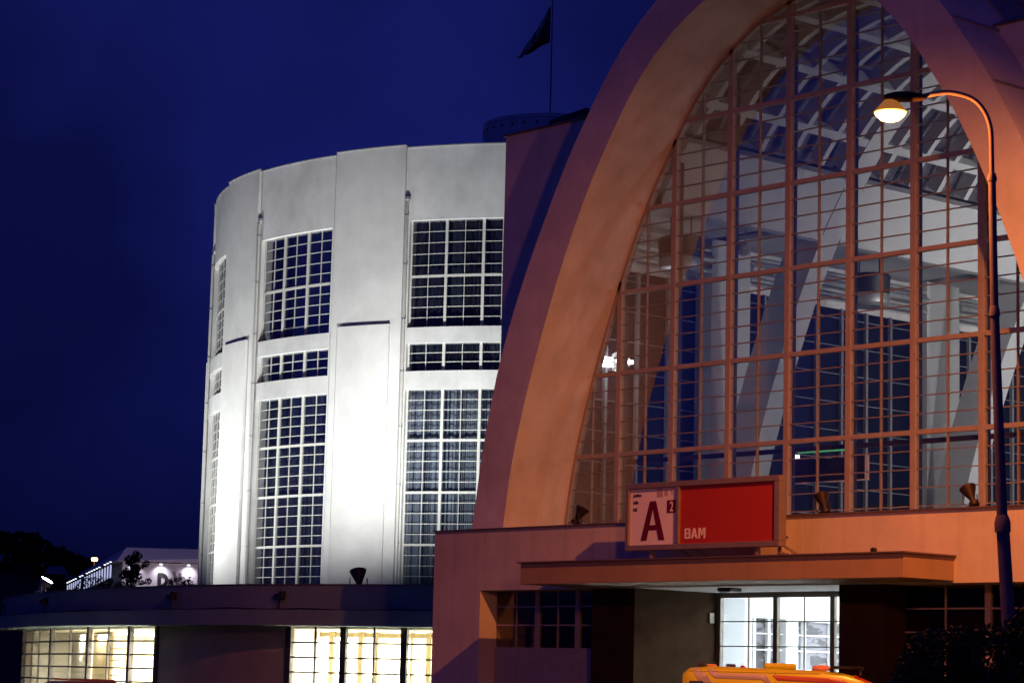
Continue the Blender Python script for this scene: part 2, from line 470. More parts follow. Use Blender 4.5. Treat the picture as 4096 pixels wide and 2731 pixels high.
# panes
def clip(poly, a, b):
    o = []
    def side(p): return (b[0]-a[0])*(p[1]-a[1])-(b[1]-a[1])*(p[0]-a[0])
    for p, q in zip(poly, poly[1:]+poly[:1]):
        sp, sq = side(p), side(q)
        if sp <= 0: o.append(p)
        if sp*sq < 0:
            t = sp/(sp-sq); o.append((p[0]+(q[0]-p[0])*t, p[1]+(q[1]-p[1])*t))
    return o
panes = []
rws = [ZB]+rows+[19.6]
for i in range(-3, 17):
    for z0, z1 in zip(rws[:-1], rws[1:]):
        if abs(i+0.5-AX) > 9.6: continue
        poly = [(i, z0), (i+1, z0), (i+1, z1), (i, z1)]
        for a, b in zip(innF[:-1], innF[1:]):
            poly = clip(poly, a, b)
            if len(poly) < 3: break
        if len(poly) < 3: continue
        ar = 0.5*abs(sum(p[0]*q[1]-q[0]*p[1] for p, q in zip(poly, poly[1:]+poly[:1])))
        if ar > 0.004:
            panes.append((ar*(1+0.02*i), poly))
panes.sort(key=lambda t: -t[0])
rest = MB()
full = {}
for k, (ar, poly) in enumerate(panes):
    jit = [random.uniform(-0.0035, 0.0035) for _ in range(2)]
    A = [(p[0], 0.008+jit[0]*(p[0]-poly[0][0])+jit[1]*(p[1]-poly[0][1]), p[1]) for p in poly]
    B = [(p[0], p[1]+0.008, p[2]) for p in A]
    if k < 296: H(MB().hexa(A, B), 'pane', 'glass_hall', win)
    else: rest.hexa(A, B)
rp = H(rest, 'pane_remainder', 'glass_hall', win); rp['kind'] = 'stuff'

# ---- vault inside: ribs, beams, skylights
def half(c, sgn): return [(AX-sgn*p[0], p[1]) for p in c]
ribO = offs(innF, 1.15)
for yb in (7.0, 17.0, 27.0, 37.0):
    H(archsolid([p for p in innF], ribO, yb, yb+0.75), 'vault_rib', 'interior_plaster', smooth=25)
# lower plain vault strip z 14.7..16.15
def strip(sgn, za, zb, d0, d1, y0, y1):
    c = [p for p in inn if za-0.01 <= p[1] <= zb+0.3]
    c = [(interp([(p[1], p[0]) for p in inn], za), za)] + [p for p in inn if za < p[1] < zb] + [(interp([(p[1], p[0]) for p in inn], zb), zb)]
    cf = [(AX-sgn*p[0], p[1]) for p in c]
    o0 = [(p[0]-sgn*d0, p[1]) for p in cf]; o1 = [(p[0]-sgn*d1, p[1]) for p in cf]
    return archsolid(o0, o1, y0, y1)
bays = [(0.45, 6.99), (7.76, 16.99), (17.76, 26.99), (27.76, 36.99)]
ybeams = [[0.7, 1.95, 3.2, 4.45, 5.7, 6.6], [8.3, 9.6, 10.9, 12.2, 13.5, 14.8, 16.1], [18.4, 19.7, 21, 22.3, 23.6, 24.9, 26.2], [28.4, 29.7, 31, 32.3, 33.6, 34.9, 36.2]]
LB = [(5.08, 16.15), (4.33, 17.2), (3.03, 18.34), (1.53, 19.1), (0.0, 19.4)]
for sgn in (1, -1):
    for (y0, y1), yb in zip(bays, ybeams):
        H(strip(sgn, 14.72, 16.1, 0.03, 0.5, y0, y1), 'vault_panel', 'interior_plaster', smooth=25)
        for hw, zz in LB:
            if hw == 0 and sgn < 0: continue
            k = min(range(len(innF)), key=lambda q: (innF[q][0]-(AX-sgn*hw))**2+(innF[q][1]-zz)**2)
            n = nrm(innF, k); p = Vector((AX-sgn*hw, zz)); q = p+n*0.25
            mb = MB(); mb.bar((q[0], y0, q[1]), (q[0], y1, q[1]), 0.24, 0.5, (n[0], 0, n[1])); H(mb, 'vault_beam', 'interior_plaster')
        top = [p for p in innF if p[1] > 16.1 and (p[0]-AX)*sgn <= 0.2]
        for y in yb:
            H(archsolid(offs(top, 0.02), offs(top, 0.46), y-0.09, y+0.09), 'vault_beam', 'interior_plaster', smooth=25)
        # skylight panes, one for each coffer
        ys = [y0]+yb+[y1]
        for (h0, z0), (h1, z1) in zip(LB[:-1], LB[1:]):
            n = Vector((-sgn*(z1-z0), -(h1-h0) if False else (h0-h1))).normalized()
            if n[1] < 0: n = -n
            a = Vector((AX-sgn*h0, z0)); b = Vector((AX-sgn*h1, z1)); m_ = (a+b)/2
            k = min(range(len(innF)), key=lambda q: (innF[q][0]-m_[0])**2+(innF[q][1]-m_[1])**2)
            bow = Vector(innF[k])-m_
            if bow.length > 0.6: bow = Vector((0, 0))
            oo = n*0.62+bow
            for ya, yc in zip(ys[:-1], ys[1:]):
                if yc-ya < 0.3: continue
                a2, b2 = a+oo, b+oo
                mb = MB().hexa([(a2[0], ya, a2[1]), (b2[0], ya, b2[1]), (b2[0], yc, b2[1]), (a2[0], yc, a2[1])],
                               [(a2[0]+n[0]*.04, ya, a2[1]+n[1]*.04), (b2[0]+n[0]*.04, ya, b2[1]+n[1]*.04), (b2[0]+n[0]*.04, yc, b2[1]+n[1]*.04), (a2[0]+n[0]*.04, yc, a2[1]+n[1]*.04)])
                sk = H(mb, 'skylight_pane', 'skylight_glass')
    # aisle: ceiling, edge beam, columns, glazed outer wall
    xo = AX-sgn*11.0
    for y0, y1 in bays:
        H(MB().box(*sorted((AX-sgn*6.0, xo)), y0, y1, 15.2, 15.35), 'aisle_ceiling', 'interior_plaster')
        H(MB().box(*sorted((AX-sgn*5.98, AX-sgn*6.3)), y0, y1, 14.62, 15.19), 'edge_beam', 'interior_plaster')
    for yc in (-0.1, 7.0, 17.2, 27.2, 37.2):
        H(MB().box(*sorted((AX-sgn*10.35, xo)), yc, yc+(1.7 if yc > 0 else 0.7), 0, 15.2), 'column', 'interior_plaster')
    for y0, y1 in ((0.61, 6.99), (8.71, 17.19), (18.91, 27.19), (28.91, 37.19)):
        wdw = part_empty('aisle_window', hall)
        nb = int(round((y1-y0)/1.25))
        for k in range(nb+1):
            y = y0+(y1-y0)*k/nb
            H(MB().box(*sorted((xo+sgn*0.05, xo+sgn*0.17)), y-0.05, y+0.05, 5.6, 13.9), 'mullion', 'aisle_frame', wdw)
        z = 6.4
        while z < 13.9:
            H(MB().box(*sorted((xo+sgn*0.06, xo+sgn*0.10)), y0, y1, z-0.014, z+0.014), 'glazing_bar', 'aisle_frame', wdw)
            z += 0.9
        H(MB().box(*sorted((xo, xo+sgn*0.03)), y0, y1, 5.6, 13.9), 'pane', 'aisle_glass', wdw)
        for zz, rr in ((14.2, 0.10), (14.55, 0.14), (14.85, 0.08)):
            H(MB().tube([(xo+sgn*(0.5+rr), y0, zz), (xo+sgn*(0.5+rr), y1, zz)], rr, 8), 'pipe', 'zinc', smooth=40)
H(MB().box(AX-11, AX+11, 0.5, 45, 5.35, 5.5), 'gallery_floor', 'interior_plaster')

# ---- entrance block in front of the arch
YB = -2.85
BL, BR, BT = AX-11.14, AX+11.14, 5.86
OL0, OL1 = -2.19, 2.05          # left window recess
DL, DR = 3.57, 10.135           # door recess
OR0, OR1 = 11.424, 16.0         # right window recess
ZO = 4.27
blk = part_empty('entrance_block', hall)
H(MB().box(BL, BR, YB, -0.52, ZO, BT), 'front_wall', 'plaster_entrance', blk)
H(MB().box(BL-0.04, BR+0.04, YB-0.06, YB+0.3, BT, BT+0.035), 'coping', 'coping_metal', blk)
H(MB().box(BL+0.3, BR-0.3, YB+0.31, -0.1, BT, BT+0.02), 'block_roof', 'flat_roof', blk)
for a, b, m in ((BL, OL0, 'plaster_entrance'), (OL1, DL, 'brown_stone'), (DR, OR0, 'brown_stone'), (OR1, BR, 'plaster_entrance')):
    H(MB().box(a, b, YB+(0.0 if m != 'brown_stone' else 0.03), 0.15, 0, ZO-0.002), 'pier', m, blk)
# the pier foot has no material of its own
# recessed windows
def recess(x0, x1, yb, dark, name, xs_thick, xs_thin, zs, panel_z):
    w_ = part_empty(name, hall)
    for x in xs_thick: H(MB().box(x-0.075, x+0.075, yb-0.05, yb+0.06, 0, ZO), 'mullion', 'frame_paint', w_)
    zz = sorted(zs+[ZO, panel_z])
    xx = sorted([x0, x1]+xs_thick)
    for a, b in zip(xx[:-1], xx[1:]):
        mids = [x for x in xs_thin if a < x < b]
        for x in mids: H(MB().box(x-0.018, x+0.018, yb-0.02, yb+0.03, 0, ZO), 'glazing_bar', 'frame_paint', w_)
        for z in zs: H(MB().box(a, b, yb-0.018, yb+0.026, z-0.018, z+0.018), 'glazing_bar', 'frame_paint', w_)
        cols = [a]+mids+[b]
        for c, d in zip(cols[:-1], cols[1:]):
            for z0, z1 in zip(zz[:-1], zz[1:]):
                H(MB().box(c+0.01, d-0.01, yb+0.004, yb+0.012, z0+0.01, z1-0.01), 'pane', 'glass_dim', w_)
            if panel_z > 0.5:
                H(MB().box(c+0.006, d-0.006, yb-0.03, yb+0.015, 0, panel_z-0.02), 'panel', 'frame_paint', w_)
    H(MB().box(x0, x1, yb+1.40, yb+1.48, 0, ZO), 'dark_sheet', 'brown_stone', w_)  # added dark sheet behind the glass, keeps lobby light out of the windows
recess(OL0, OL1, -2.26, True, 'entrance_window', [-0.55, 0.98], [-1.38, 0.22], [3.38, 3.86], 2.82)
recess(OR0, OR1, -2.05, True, 'entrance_window', [13.72], [12.55, 14.9], [3.75, 3.23], 0.3)
# door recess: soffit, door screen
H(MB().box(DL, DR, -2.84, 0.40, 4.275, 4.33), 'soffit', 'lobby_plaster', blk)
door = part_empty('entrance_door', hall)
YD = 0.16
H(MB().box(DL, DR, YD-0.06, YD+0.06, 4.14, 4.27), 'head', 'door_frame', door)
H(MB().box(DL, DL+0.14, YD-0.06, YD+0.06, 0, 4.14), 'jamb', 'door_frame', door)
thick = [DL+0.14+1.85*k for k in range(1, 4)]
for x in thick: H(MB().box(x-0.07, x+0.07, YD-0.05, YD+0.05, 0, 4.14), 'mullion', 'door_frame', door)
cols = [DL+0.14]+thick+[DR]
for a, b in zip(cols[:-1], cols[1:]):
    m_ = (a+b)/2
    H(MB().box(m_-0.014, m_+0.014, YD-0.02, YD+0.02, 0, 4.14), 'glazing_bar', 'door_frame', door)
    for z in (3.55, 2.93, 2.31, 1.69, 1.07):
        H(MB().box(a, b, YD-0.018, YD+0.018, z-0.014, z+0.014), 'glazing_bar', 'door_frame', door)
    zz = [0.05, 1.07, 1.69, 2.31, 2.93, 3.55, 4.13]
    for c, d in ((a, m_), (m_, b)):
        for z0, z1 in zip(zz[:-1], zz[1:]):
            H(MB().box(c+0.01, d-0.01, YD-0.004, YD+0.004, z0, z1), 'pane', 'glass_low', door)
# hinge block on the recess wall
H(MB().box(DL+0.001, DL+0.06, YD-0.35, YD-0.2, 3.5, 3.75), 'hinge', 'door_frame', door)
# lobby behind the door
lob = part_empty('lobby', hall)
H(MB().box(2.75, 3.0, 0.3, 2.06, 0, 5.2), 'side_wall', 'lobby_plaster', lob)
H(MB().box(2.75, 3.0, 3.39, 3.86, 0, 5.2), 'side_wall', 'lobby_plaster', lob)
H(MB().box(2.75, 3.0, 6.0, 14, 0, 5.2), 'side_wall', 'lobby_plaster', lob)
H(MB().box(2.75, 3.0, 2.06, 3.39, 3.72, 5.2), 'side_wall', 'lobby_plaster', lob)
H(MB().box(2.75, 3.0, 3.86, 6.0, 3.68, 5.2), 'side_wall', 'lobby_plaster', lob)
H(MB().box(3.01, 3.35, 0.4, 1.40, 0, 4.6), 'lobby_pier', 'interior_plaster', lob)
H(MB().box(2.9, 13, 14.0, 14.2, 0, 5.2), 'back_wall', 'lobby_plaster', lob)
H(MB().box(13, 13.2, 0.3, 14.2, 0, 5.2), 'side_wall', 'lobby_plaster', lob)
H(MB().box(2.7, 13.2, 0.42, 14.2, 5.2, 5.3), 'ceiling', 'lobby_plaster', lob)
H(MB().box(2.7, 13.2, 0.3, 14.2, 0.004, 0.02), 'lobby_floor', 'lobby_plaster', lob)
for y0, y1, yt, ztop in ((2.06, 3.39, (2.27, 2.83), 3.72), (3.86, 6.0, (4.24, 5.32), 3.68)):
    lw = part_empty('lobby_window', hall)
    cuts = [y0]+list(yt)+[y1]
    for y in yt: H(MB().box(2.80, 2.90, y-0.05, y+0.05, 0.5, ztop), 'mullion', 'lobby_plaster', lw)
    for z in (3.32, 2.9, 2.4, 1.9): H(MB().box(2.81, 2.88, y0, y1, z-0.018, z+0.018), 'glazing_bar', 'lobby_plaster', lw)
    for a, b in zip(cuts[:-1], cuts[1:]):
        H(MB().box(2.78, 2.79, a, b, 0.5, ztop), 'pane', 'lobby_pane_reflection', lw)
for y in (2.2, 6.5, 10.5):
    H(MB().box(5.5, 10.5, y-0.12, y+0.12, 5.1, 5.18), 'ceiling_lamp', 'tube_lens', lob)
    light('lobby_light', 'AREA', (8, y, 5.05), P_LOBBY, (0.80, 0.90, 1.0), None, aim=(0, 0, -1), area=(5, 0.4))

# ---- canopy
can = part_empty('canopy', hall)
CX0, CX1, CY = 1.28, 13.40, -4.56
H(MB().box(CX0, CX1, CY, YB-0.002, 4.31, 4.83), 'slab', 'canopy_plaster', can, bevel=0.01)
H(MB().box(CX0-0.07, CX1+0.07, CY-0.07, YB-0.003, 4.831, 4.865), 'edge_sheet', 'coping_metal', can)
# downpipe beside the sign and a pipe stub in the wall
H(MB().tube([(8.53, YB-0.09, 4.87), (8.56, YB-0.09, 5.85)], 0.055, 10), 'downpipe', 'frame_paint', smooth=40)
for z in (5.0, 5.4): H(MB().box(8.46, 8.64, YB-0.15, YB, z, z+0.04), 'pipe_bracket', 'frame_paint')
H(MB().tube([(11.2, YB-0.10, 5.02), (11.2, YB+0.02, 5.02)], 0.06, 10), 'pipe_stub', 'black_metal', smooth=40)

# ---- hall lamps and fittings
for y, pw_ in ((10.5, 0.7), (15.0, 0.6), (22.0, 0.5), (31.0, 0.5)):
    t = thing('tube_lamp', {10.5: 'long fluorescent tube lamp hung nearest to the arch glass inside the hall', 15.0: 'long fluorescent tube lamp hung second from the arch glass inside the hall', 22.0: 'long fluorescent tube lamp hung third from the arch glass inside the hall', 31.0: 'long fluorescent tube lamp hung deepest inside the hall'}[y], 'lamp', (15.2, y, 12.0))
    MB().box(-0.1, 0.1, -1.5, 1.5, 0.05, 0.12).build('housing', 'zinc', t)
    MB().box(-0.06, 0.06, -1.45, 1.45, 0, 0.049).build('tube', 'tube_lens', t)
    MB().bar((0, 0, 0.12), (0, 0, 3.1), 0.02).build('hanger', 'zinc', t)
    light('hall_light', 'AREA', (14.9, y, 11.9), P_HALL*10*pw_, (1.0, 0.97, 0.93), None, aim=(-0.72, 0.69, 0.1), area=(1.0, 3.0))
t = thing('wall_lamp', 'bright white strip lamp behind the left edge of the arch glass', 'lamp', (-3.3, 2.6, 10.93))
for dy, dz in ((0, 0), (0.0, 0.17), (0.8, 0.17)):
    MB().box(-0.1, 0.1, dy-0.25, dy+0.25, dz-0.05, dz+0.05).build('tube', 'tube_lens', t)
light('wall_light', 'POINT', (-2.9, 2.8, 11.0), 40, (0.9, 0.96, 1.0), None, size=0.3)
for k, (y, lab) in enumerate(((3.8, 'dark ventilation drum hung under the aisle ceiling close to the glass'), (12.1, 'dark ventilation drum hung deeper in the hall behind the slanting rib'))):
    t = thing('ventilation_drum', lab, 'ventilator', (-1.5, y, 13.55), group='ventilation drums in the hall')
    MB().lathe([(0.62, 0.42), (0.66, 0.95), (0.6, 1.0)], 24).build('drum', 'black_metal', t, smooth=40)
    MB().lathe([(0.5, 0.0), (0.62, 0.1), (0.64, 0.34), (0.6, 0.41)], 24).build('collar', 'zinc', t, smooth=40)
    for sx in (-0.4, 0.4): MB().bar((sx, 0, 1.0), (sx, 0, 1.65), 0.03).build('hanger', 'black_metal', t)
t = thing('security_camera', 'small round loudspeaker or camera fixed under the aisle ceiling', 'camera', (-1.0, 5.9, 14.45))
MB().lathe([(0.16, -0.3), (0.2, 0), (0.2, 0.3), (0.17, 0.32)], 16, axis=(0.6, -0.8, -0.15)).build('body', 'zinc', t, smooth=40)
MB().bar((0, 0, 0), (0, 0.1, 0.8), 0.04).build('bracket', 'zinc', t)
t = thing('rail', 'dark horizontal rail with a green light strip behind the lower arch glass', 'rail', (AX, 1.0, 7.88))
MB().box(-8.5, 8.5, -0.05, 0.05, -0.06, 0.06).build('tube', 'dark_frame', t)
MB().box(-1.5, 0.3, -0.062, -0.051, -0.10, -0.061).build('light_strip', 'green_lens', t)
MB().box(-1.60, -1.54, -0.04, 0.04, -0.22, -0.13).build('spot_lamp', 'tube_lens', t)
t = thing('display_screen', 'dark wide screen with a pale frame hanging behind the arch glass', 'screen', (4.6, 3.0, 7.24))
MB().box(-1.4, 1.42, -0.03, 0.03, 0.03, 0.62).build('panel', 'black_metal', t)
MB().box(1.42, 1.5, -0.04, 0.04, 0.0, 0.64).build('frame_side', 'lobby_plaster', t)
MB().box(-1.4, 1.42, -0.04, 0.04, 0.0, 0.03).build('frame_bottom', 'lobby_plaster', t)

# ================================================================== ROTUNDA
TC = Vector((-30.7, 26.63, 0))
rot = thing('rotunda', 'tall white round tower with gridded windows floodlit from below', 'tower', TC)
def T(mb, name, m, parent=None, ang=0, z=0, **k):
    return mb.build(name, m, parent or rot, loc=(0, 0, z), rotz=R(ang), **k)
def dup(o, parent, ang, z=None):
    c = o.copy(); COL.objects.link(c); c.parent = parent
    c.rotation_euler = (0, 0, R(ang)); c.location = (0, 0, o.location.z if z is None else z)
    return c
RP, RBAY, RG = 15.58, 15.47, 15.26
PW = 11.95                           # pier width in degrees
P_START = -78.9                      # left edge of the reference pier
PIER = MB().arcbox(0, PW, 14.9, RP, 0, 22.13, 5)
p0 = T(PIER, 'pier', 'tower_pier', ang=P_START, smooth=30)
pan0 = T(MB().arcbox(1.5, PW-1.66, RP-0.01, RP+0.11, 0, 15.22, 5), 'pier_panel', 'tower_pier', p0, smooth=30)
cap0 = T(MB().arcbox(-0.05, PW+0.05, 14.8, RP+0.04, 22.131, 22.17, 5), 'pier_cap', 'zinc', p0)
bayW = 30-PW
wall0 = T(MB().arcbox(0.01, bayW-0.01, 14.9, RBAY, 19.2, 22.05, 6), 'bay_wall', 'tower_plaster', ang=P_START+PW, smooth=30)
cap1 = T(MB().arcbox(0.06, bayW-0.06, 14.8, RBAY+0.05, 22.051, 22.09, 6), 'wall_cap', 'zinc', wall0)
sides = []
spans = []
for a, b in ((0.01, 0.75), (bayW-0.75, bayW-0.01)):
    sides.append(T(MB().arcbox(a, b, 14.9, RBAY, 0, 19.199, 1), 'jamb', 'tower_plaster', ang=P_START+PW))
for z0, z1 in ((14.46, 15.07), (12.7, 13.4), (0, 3.0)):
    spans.append(T(MB().arcbox(0.751, bayW-0.751, 14.92, RBAY+0.02, z0, z1, 6), 'spandrel', 'tower_plaster', ang=P_START+PW, smooth=30))
# downpipe in the corner between pier and bay
a = 0.38
def pipe_mesh():
    ca, sa = math.cos(R(a)), math.sin(R(a)); rr = RBAY+0.09
    mb = MB().tube([(rr*ca, rr*sa, 0), (rr*ca, rr*sa, 19.85), ((rr-0.10)*ca, (rr-0.10)*sa, 20.05)], 0.06, 8)
    return mb
dp = T(pipe_mesh(), 'downpipe', 'tower_frame', ang=P_START+PW, smooth=50)
cl_ = MB()
for z in (6.9, 9.1, 11.3, 13.4, 15.4, 17.5, 19.4):
    ca, sa = math.cos(R(a)), math.sin(R(a)); cl_.lathe([(0.075, -0.03), (0.08, 0), (0.075, 0.03)], 8, ((RBAY+0.09)*ca, (RBAY+0.09)*sa, z))
cl0 = T(cl_, 'pipe_clamp', 'zinc', dp)
hopper = T(MB().lathe([(0.05, -0.12), (0.11, 0.0), (0.12, 0.1)], 10, ((RBAY+0.02)*math.cos(R(a)), (RBAY+0.02)*math.sin(R(a)), 20.02)), 'hopper', 'zinc', dp)
# children built with identity rotation under a rotated parent
for c in (pan0, cap0, cap1, cl0, hopper): c.rotation_euler = (0, 0, 0)
for k in range(1, 12):
    q = dup(p0, rot, P_START+30*k)
    for c in (pan0, cap0):
        d = c.copy(); COL.objects.link(d); d.parent = q
    q = dup(wall0, rot, P_START+PW+30*k); d = cap1.copy(); COL.objects.link(d); d.parent = q
    for o in sides+spans: dup(o, rot, P_START+PW+30*k)
    q = dup(dp, rot, P_START+PW+30*k)
    for c in (cl0, hopper):
        d = c.copy(); COL.objects.link(d); d.parent = q
# windows (opening 0.75 .. bayW-0.75)
OA, OB = 0.751, bayW-0.751
def tower_window(z0, z1, heavy, n_rows_between, shade, detailed, ang):
    w_ = part_empty('window', rot); w_.rotation_euler = (0, 0, R(ang))
    wdt = (OB-OA)/3
    for k in range(4):
        a_ = OA+wdt*k; ww = 0.16 if 0 < k < 3 else 0.12
        a0, a1 = a_-ww*(1 if k else 0), a_+ww*(1 if k < 3 else 0)
        if k in (0, 3): a0, a1 = (a_, a_+0.22) if k == 0 else (a_-0.22, a_)
        MB().arcbox(a0-0.04*(0 < k < 3), a1+0.04*(0 < k < 3), RG-0.03, RG+0.045, z0, z1, 1).build('mullion', 'tower_frame', w_)
    for k in range(3):
        a_ = OA+wdt*(k+0.5)
        MB().arcbox(a_-0.045, a_+0.045, RG-0.012, RG+0.016, z0, z1, 1).build('glazing_bar', 'tower_frame', w_)
    hz = []
    levs = [z0]+heavy+[z1]
    for z in heavy: MB().arcbox(OA, OB, RG-0.03, RG+0.045, z-0.045, z+0.045, 6).build('transom', 'tower_frame', w_)
    allz = []
    for (za, zb), nr in zip(zip(levs[:-1], levs[1:]), n_rows_between):
        for q in range(nr):
            z = za+(zb-za)*q/nr
            allz.append(z)
            if q: MB().arcbox(OA, OB, RG-0.012, RG+0.014, z-0.013, z+0.013, 6).build('glazing_bar', 'tower_frame', w_)
    allz.append(z1)
    rest = MB(); cnt = 0
    for c in range(6):
        a0 = OA+wdt*c/2; a1 = a0+wdt/2
        for za, zb in zip(allz[:-1], allz[1:]):
            t_ = random.uniform(-0.004, 0.004); t2 = random.uniform(-0.004, 0.004)
            def P(a_, r_, z_): return (r_*math.cos(R(a_)), r_*math.sin(R(a_)), z_)
            A = [P(a0, RG+t_, za), P(a1, RG-t_+t2, za), P(a1, RG-t_, zb), P(a0, RG+t_+t2, zb)]
            B = [P(a0, RG+t_-0.01, za), P(a1, RG-t_-0.01+t2, za), P(a1, RG-t_-0.01, zb), P(a0, RG+t_-0.01+t2, zb)]
            if detailed(c, zb): MB().hexa(A, B).build('pane', 'glass_tower', w_)
            else: rest.hexa(A, B); cnt += 1
    if cnt:
        o = rest.build('pane_remainder', 'glass_tower', w_); o['kind'] = 'stuff'
    # curtain with folds
    mb = MB(); n = 110
    ph = random.uniform(0, 6)
    prev = None
    for k in range(n+1):
        a_ = OA-0.3+(OB-OA+0.6)*k/n
        r_ = 14.93+0.045*math.sin(k*0.85+ph)+0.03*math.sin(k*0.31+2*ph)+0.02*math.sin(k*1.9)
        cur = (r_*math.cos(R(a_)), r_*math.sin(R(a_)))
        if prev:
            mb.quad((*prev, z0-0.1), (*cur, z0-0.1), (*cur, z1+0.1), (*prev, z1+0.1))
        prev = cur
    m = mb.me('curtain')
    bm = bmesh.new(); bm.from_mesh(m); bmesh.ops.remove_doubles(bm, verts=bm.verts, dist=1e-4); bm.to_mesh(m); bm.free(); m.shade_smooth()
    link('curtain', m, w_, shade)
    return w_
for k in range(12):
    ang = P_START+PW+30*k
    vis = k in (0, 11)
    det = (lambda c, zb, k=k: (k == 0 and zb > 7.5) or (k == 11 and zb > 5.0)) if vis else (lambda c, zb: False)
    tower_window(15.07, 19.2, [17.05], [5, 5], 'curtain_upper', det, ang)
    tower_window(13.4, 14.46, [], [3], 'curtain_upper', det, ang)
    tower_window(3.0, 12.7, [4.90, 6.86, 8.82, 10.78], [5, 5, 5, 5, 5], 'curtain', det, ang)
T(MB().lathe([(14.85, 21.5), (14.9, 21.6), (6, 22.0), (0.01, 22.2)], 60), 'roof', 'flat_roof')
T(MB().lathe([(14.5, 0.0), (14.5, 22.0)], 48), 'inner_wall', 'flat_roof')
# small round penthouse on the roof
pent = part_empty('penthouse', rot)
DC = Vector((-32.1, 26.58, 0))-TC
MB().lathe([(2.95, 21.6), (2.95, 25.8), (2.95, 26.25), (2.99, 26.26), (2.99, 26.42), (2.8, 26.45), (0.01, 26.6)], 64, (DC.x, DC.y, 0)).build('drum_wall', 'drum_sheet', pent, smooth=20)
for k in range(64):
    a_ = 2*math.pi*k/64
    x, y = DC.x+2.97*math.cos(a_), DC.y+2.97*math.sin(a_)
    o = MB().box(-0.02, 0.02, -0.03, 0.03, 21.6, 26.2).build('rib', 'drum_sheet', pent) if k == 0 else ribo.copy()
    if k == 0: ribo = o
    else: COL.objects.link(o); o.parent = pent
    o.location = (x, y, 0); o.rotation_euler = (0, 0, a_)
    if k % 2 == 0:
        v = MB().box(-0.03, 0.03, -0.035, 0.035, 25.98, 26.08).build('vent_slot', 'black_metal', pent) if k == 0 else vnt.copy()
        if k == 0: vnt = v
        else: COL.objects.link(v); v.parent = pent
        v.location = (DC.x+2.96*math.cos(a_+0.05), DC.y+2.96*math.sin(a_+0.05), 0); v.rotation_euler = (0, 0, a_+0.05)
fp = thing('flagpole', 'thin pale flagpole standing on the round rooftop penthouse', 'flagpole', (-32.1, 26.58, 26.5))
MB().tube([(0, 0, 0), (0, 0, 3), (0, 0, 6.2)], [0.04, 0.034, 0.025], 8).build('pole', 'pole_paint', fp, smooth=50)
MB().lathe([(0.02, 6.2), (0.08, 6.26), (0.08, 6.33), (0.01, 6.4)], 10).build('finial', 'pole_paint', fp)
MB().lathe([(0.16, 0.0), (0.14, 0.12), (0.07, 0.16)], 12).build('base', 'pole_paint', fp)
# flag, drooping down and away from the pole: hoist vertical, fly hanging
fl = thing('flag', 'dark drooping flag with blue triangle and red lower band on the rooftop pole', 'flag', (-32.15, 26.52, 30.37))
def flagpt(u, v):      # u along fly 0..1, v up hoist 0..1
    lx = Vector((-0.664, -0.748, 0))          # direction across the picture
    top = Vector((0, 0, 1.72)); 
    d = lx*(1.42*u)+Vector((0, 0, -(0.82+1.95*v)*u))
    wob = Vector((0.748, -0.664, 0))*(0.22*math.sin(7*u+3*v)*u)+Vector((-0.664, -0.748, 0))*(0.10*math.sin(6*v+2*u)*u)+Vector((0, 0, 0.07*math.sin(9*u)*u))
    return top*v+d*(1-0.12*v)+wob
def flagmesh(fn, name, m):
    mb = MB(); n = 10
    for i in range(n):
        for j in range(n):
            qs = [(i/n, j/n), ((i+1)/n, j/n), ((i+1)/n, (j+1)/n), (i/n, (j+1)/n)]
            cu = sum(q[0] for q in qs)/4; cv = sum(q[1] for q in qs)/4
            if fn(cu, cv): mb.quad(*[flagpt(*q) for q in qs])
    me = mb.me(name); bm = bmesh.new(); bm.from_mesh(me); bmesh.ops.remove_doubles(bm, verts=bm.verts, dist=1e-4); bm.to_mesh(me); bm.free(); me.shade_smooth()
    o = link(name, me, fl, m)
    s_ = o.modifiers.new('cloth', 'SOLIDIFY'); s_.thickness = 0.012
tri = lambda u, v: u < 0.5 and abs(v-0.5) < 0.5*(1-u/0.5)
flagmesh(tri, 'blue_triangle', 'flag_blue')
flagmesh(lambda u, v: not tri(u, v) and v >= 0.5, 'white_band', 'flag_white')
flagmesh(lambda u, v: not tri(u, v) and v < 0.5, 'red_band', 'flag_red')

# ================================================================== LOW CURVED BUILDING round the tower foot
RPATH = [(-5.2, 5.6), (-8.96, 3.82), (-10.96, 2.95), (-13.87, 1.85), (-17.41, 0.80), (-20.34, 0.52), (-22.6, 0.68), (-26.51, 1.12), (-30.59, 1.92), (-33.85, 2.85), (-38.41, 4.45), (-44.12, 7.1), (-49.0, 10.6), (-52.5, 15.5), (-54.0, 22.0), (-53.5, 30), (-50, 38)]
rp_ = resample(catmull([Vector(p) for p in RPATH], 8), 110)
def offp(P, d):      # positive d = outwards (away from the tower)
    o = []
    for k in range(len(P)):
        t_ = (P[min(k+1, len(P)-1)]-P[max(k-1, 0)]).normalized(); n_ = Vector((-t_[1], t_[0]))
        if n_.dot(Vector((-30.7, 26.6))-P[k]) > 0: n_ = -n_
        o.append(P[k]+n_*d)
    return o
def band(P0, P1, z0, z1):
    mb = MB()
    for k in range(len(P0)):
        a_, b_ = P0[k], P1[k]; mb.v += [(a_[0], a_[1], z0), (b_[0], b_[1], z0), (b_[0], b_[1], z1), (a_[0], a_[1], z1)]
    for k in range(len(P0)-1):
        b = 4*k
        for j in range(4):
            j2 = (j+1) % 4; mb.f.append((b+j, b+4+j, b+4+j2, b+j2))
    mb.f.append((0, 1, 2, 3)); e = 4*(len(P0)-1); mb.f.append((e+3, e+2, e+1, e))
    return mb
low = thing('low_building', 'low curved pavilion with dark parapet and lit windows before the white tower', 'building', (-22, 1, 0))
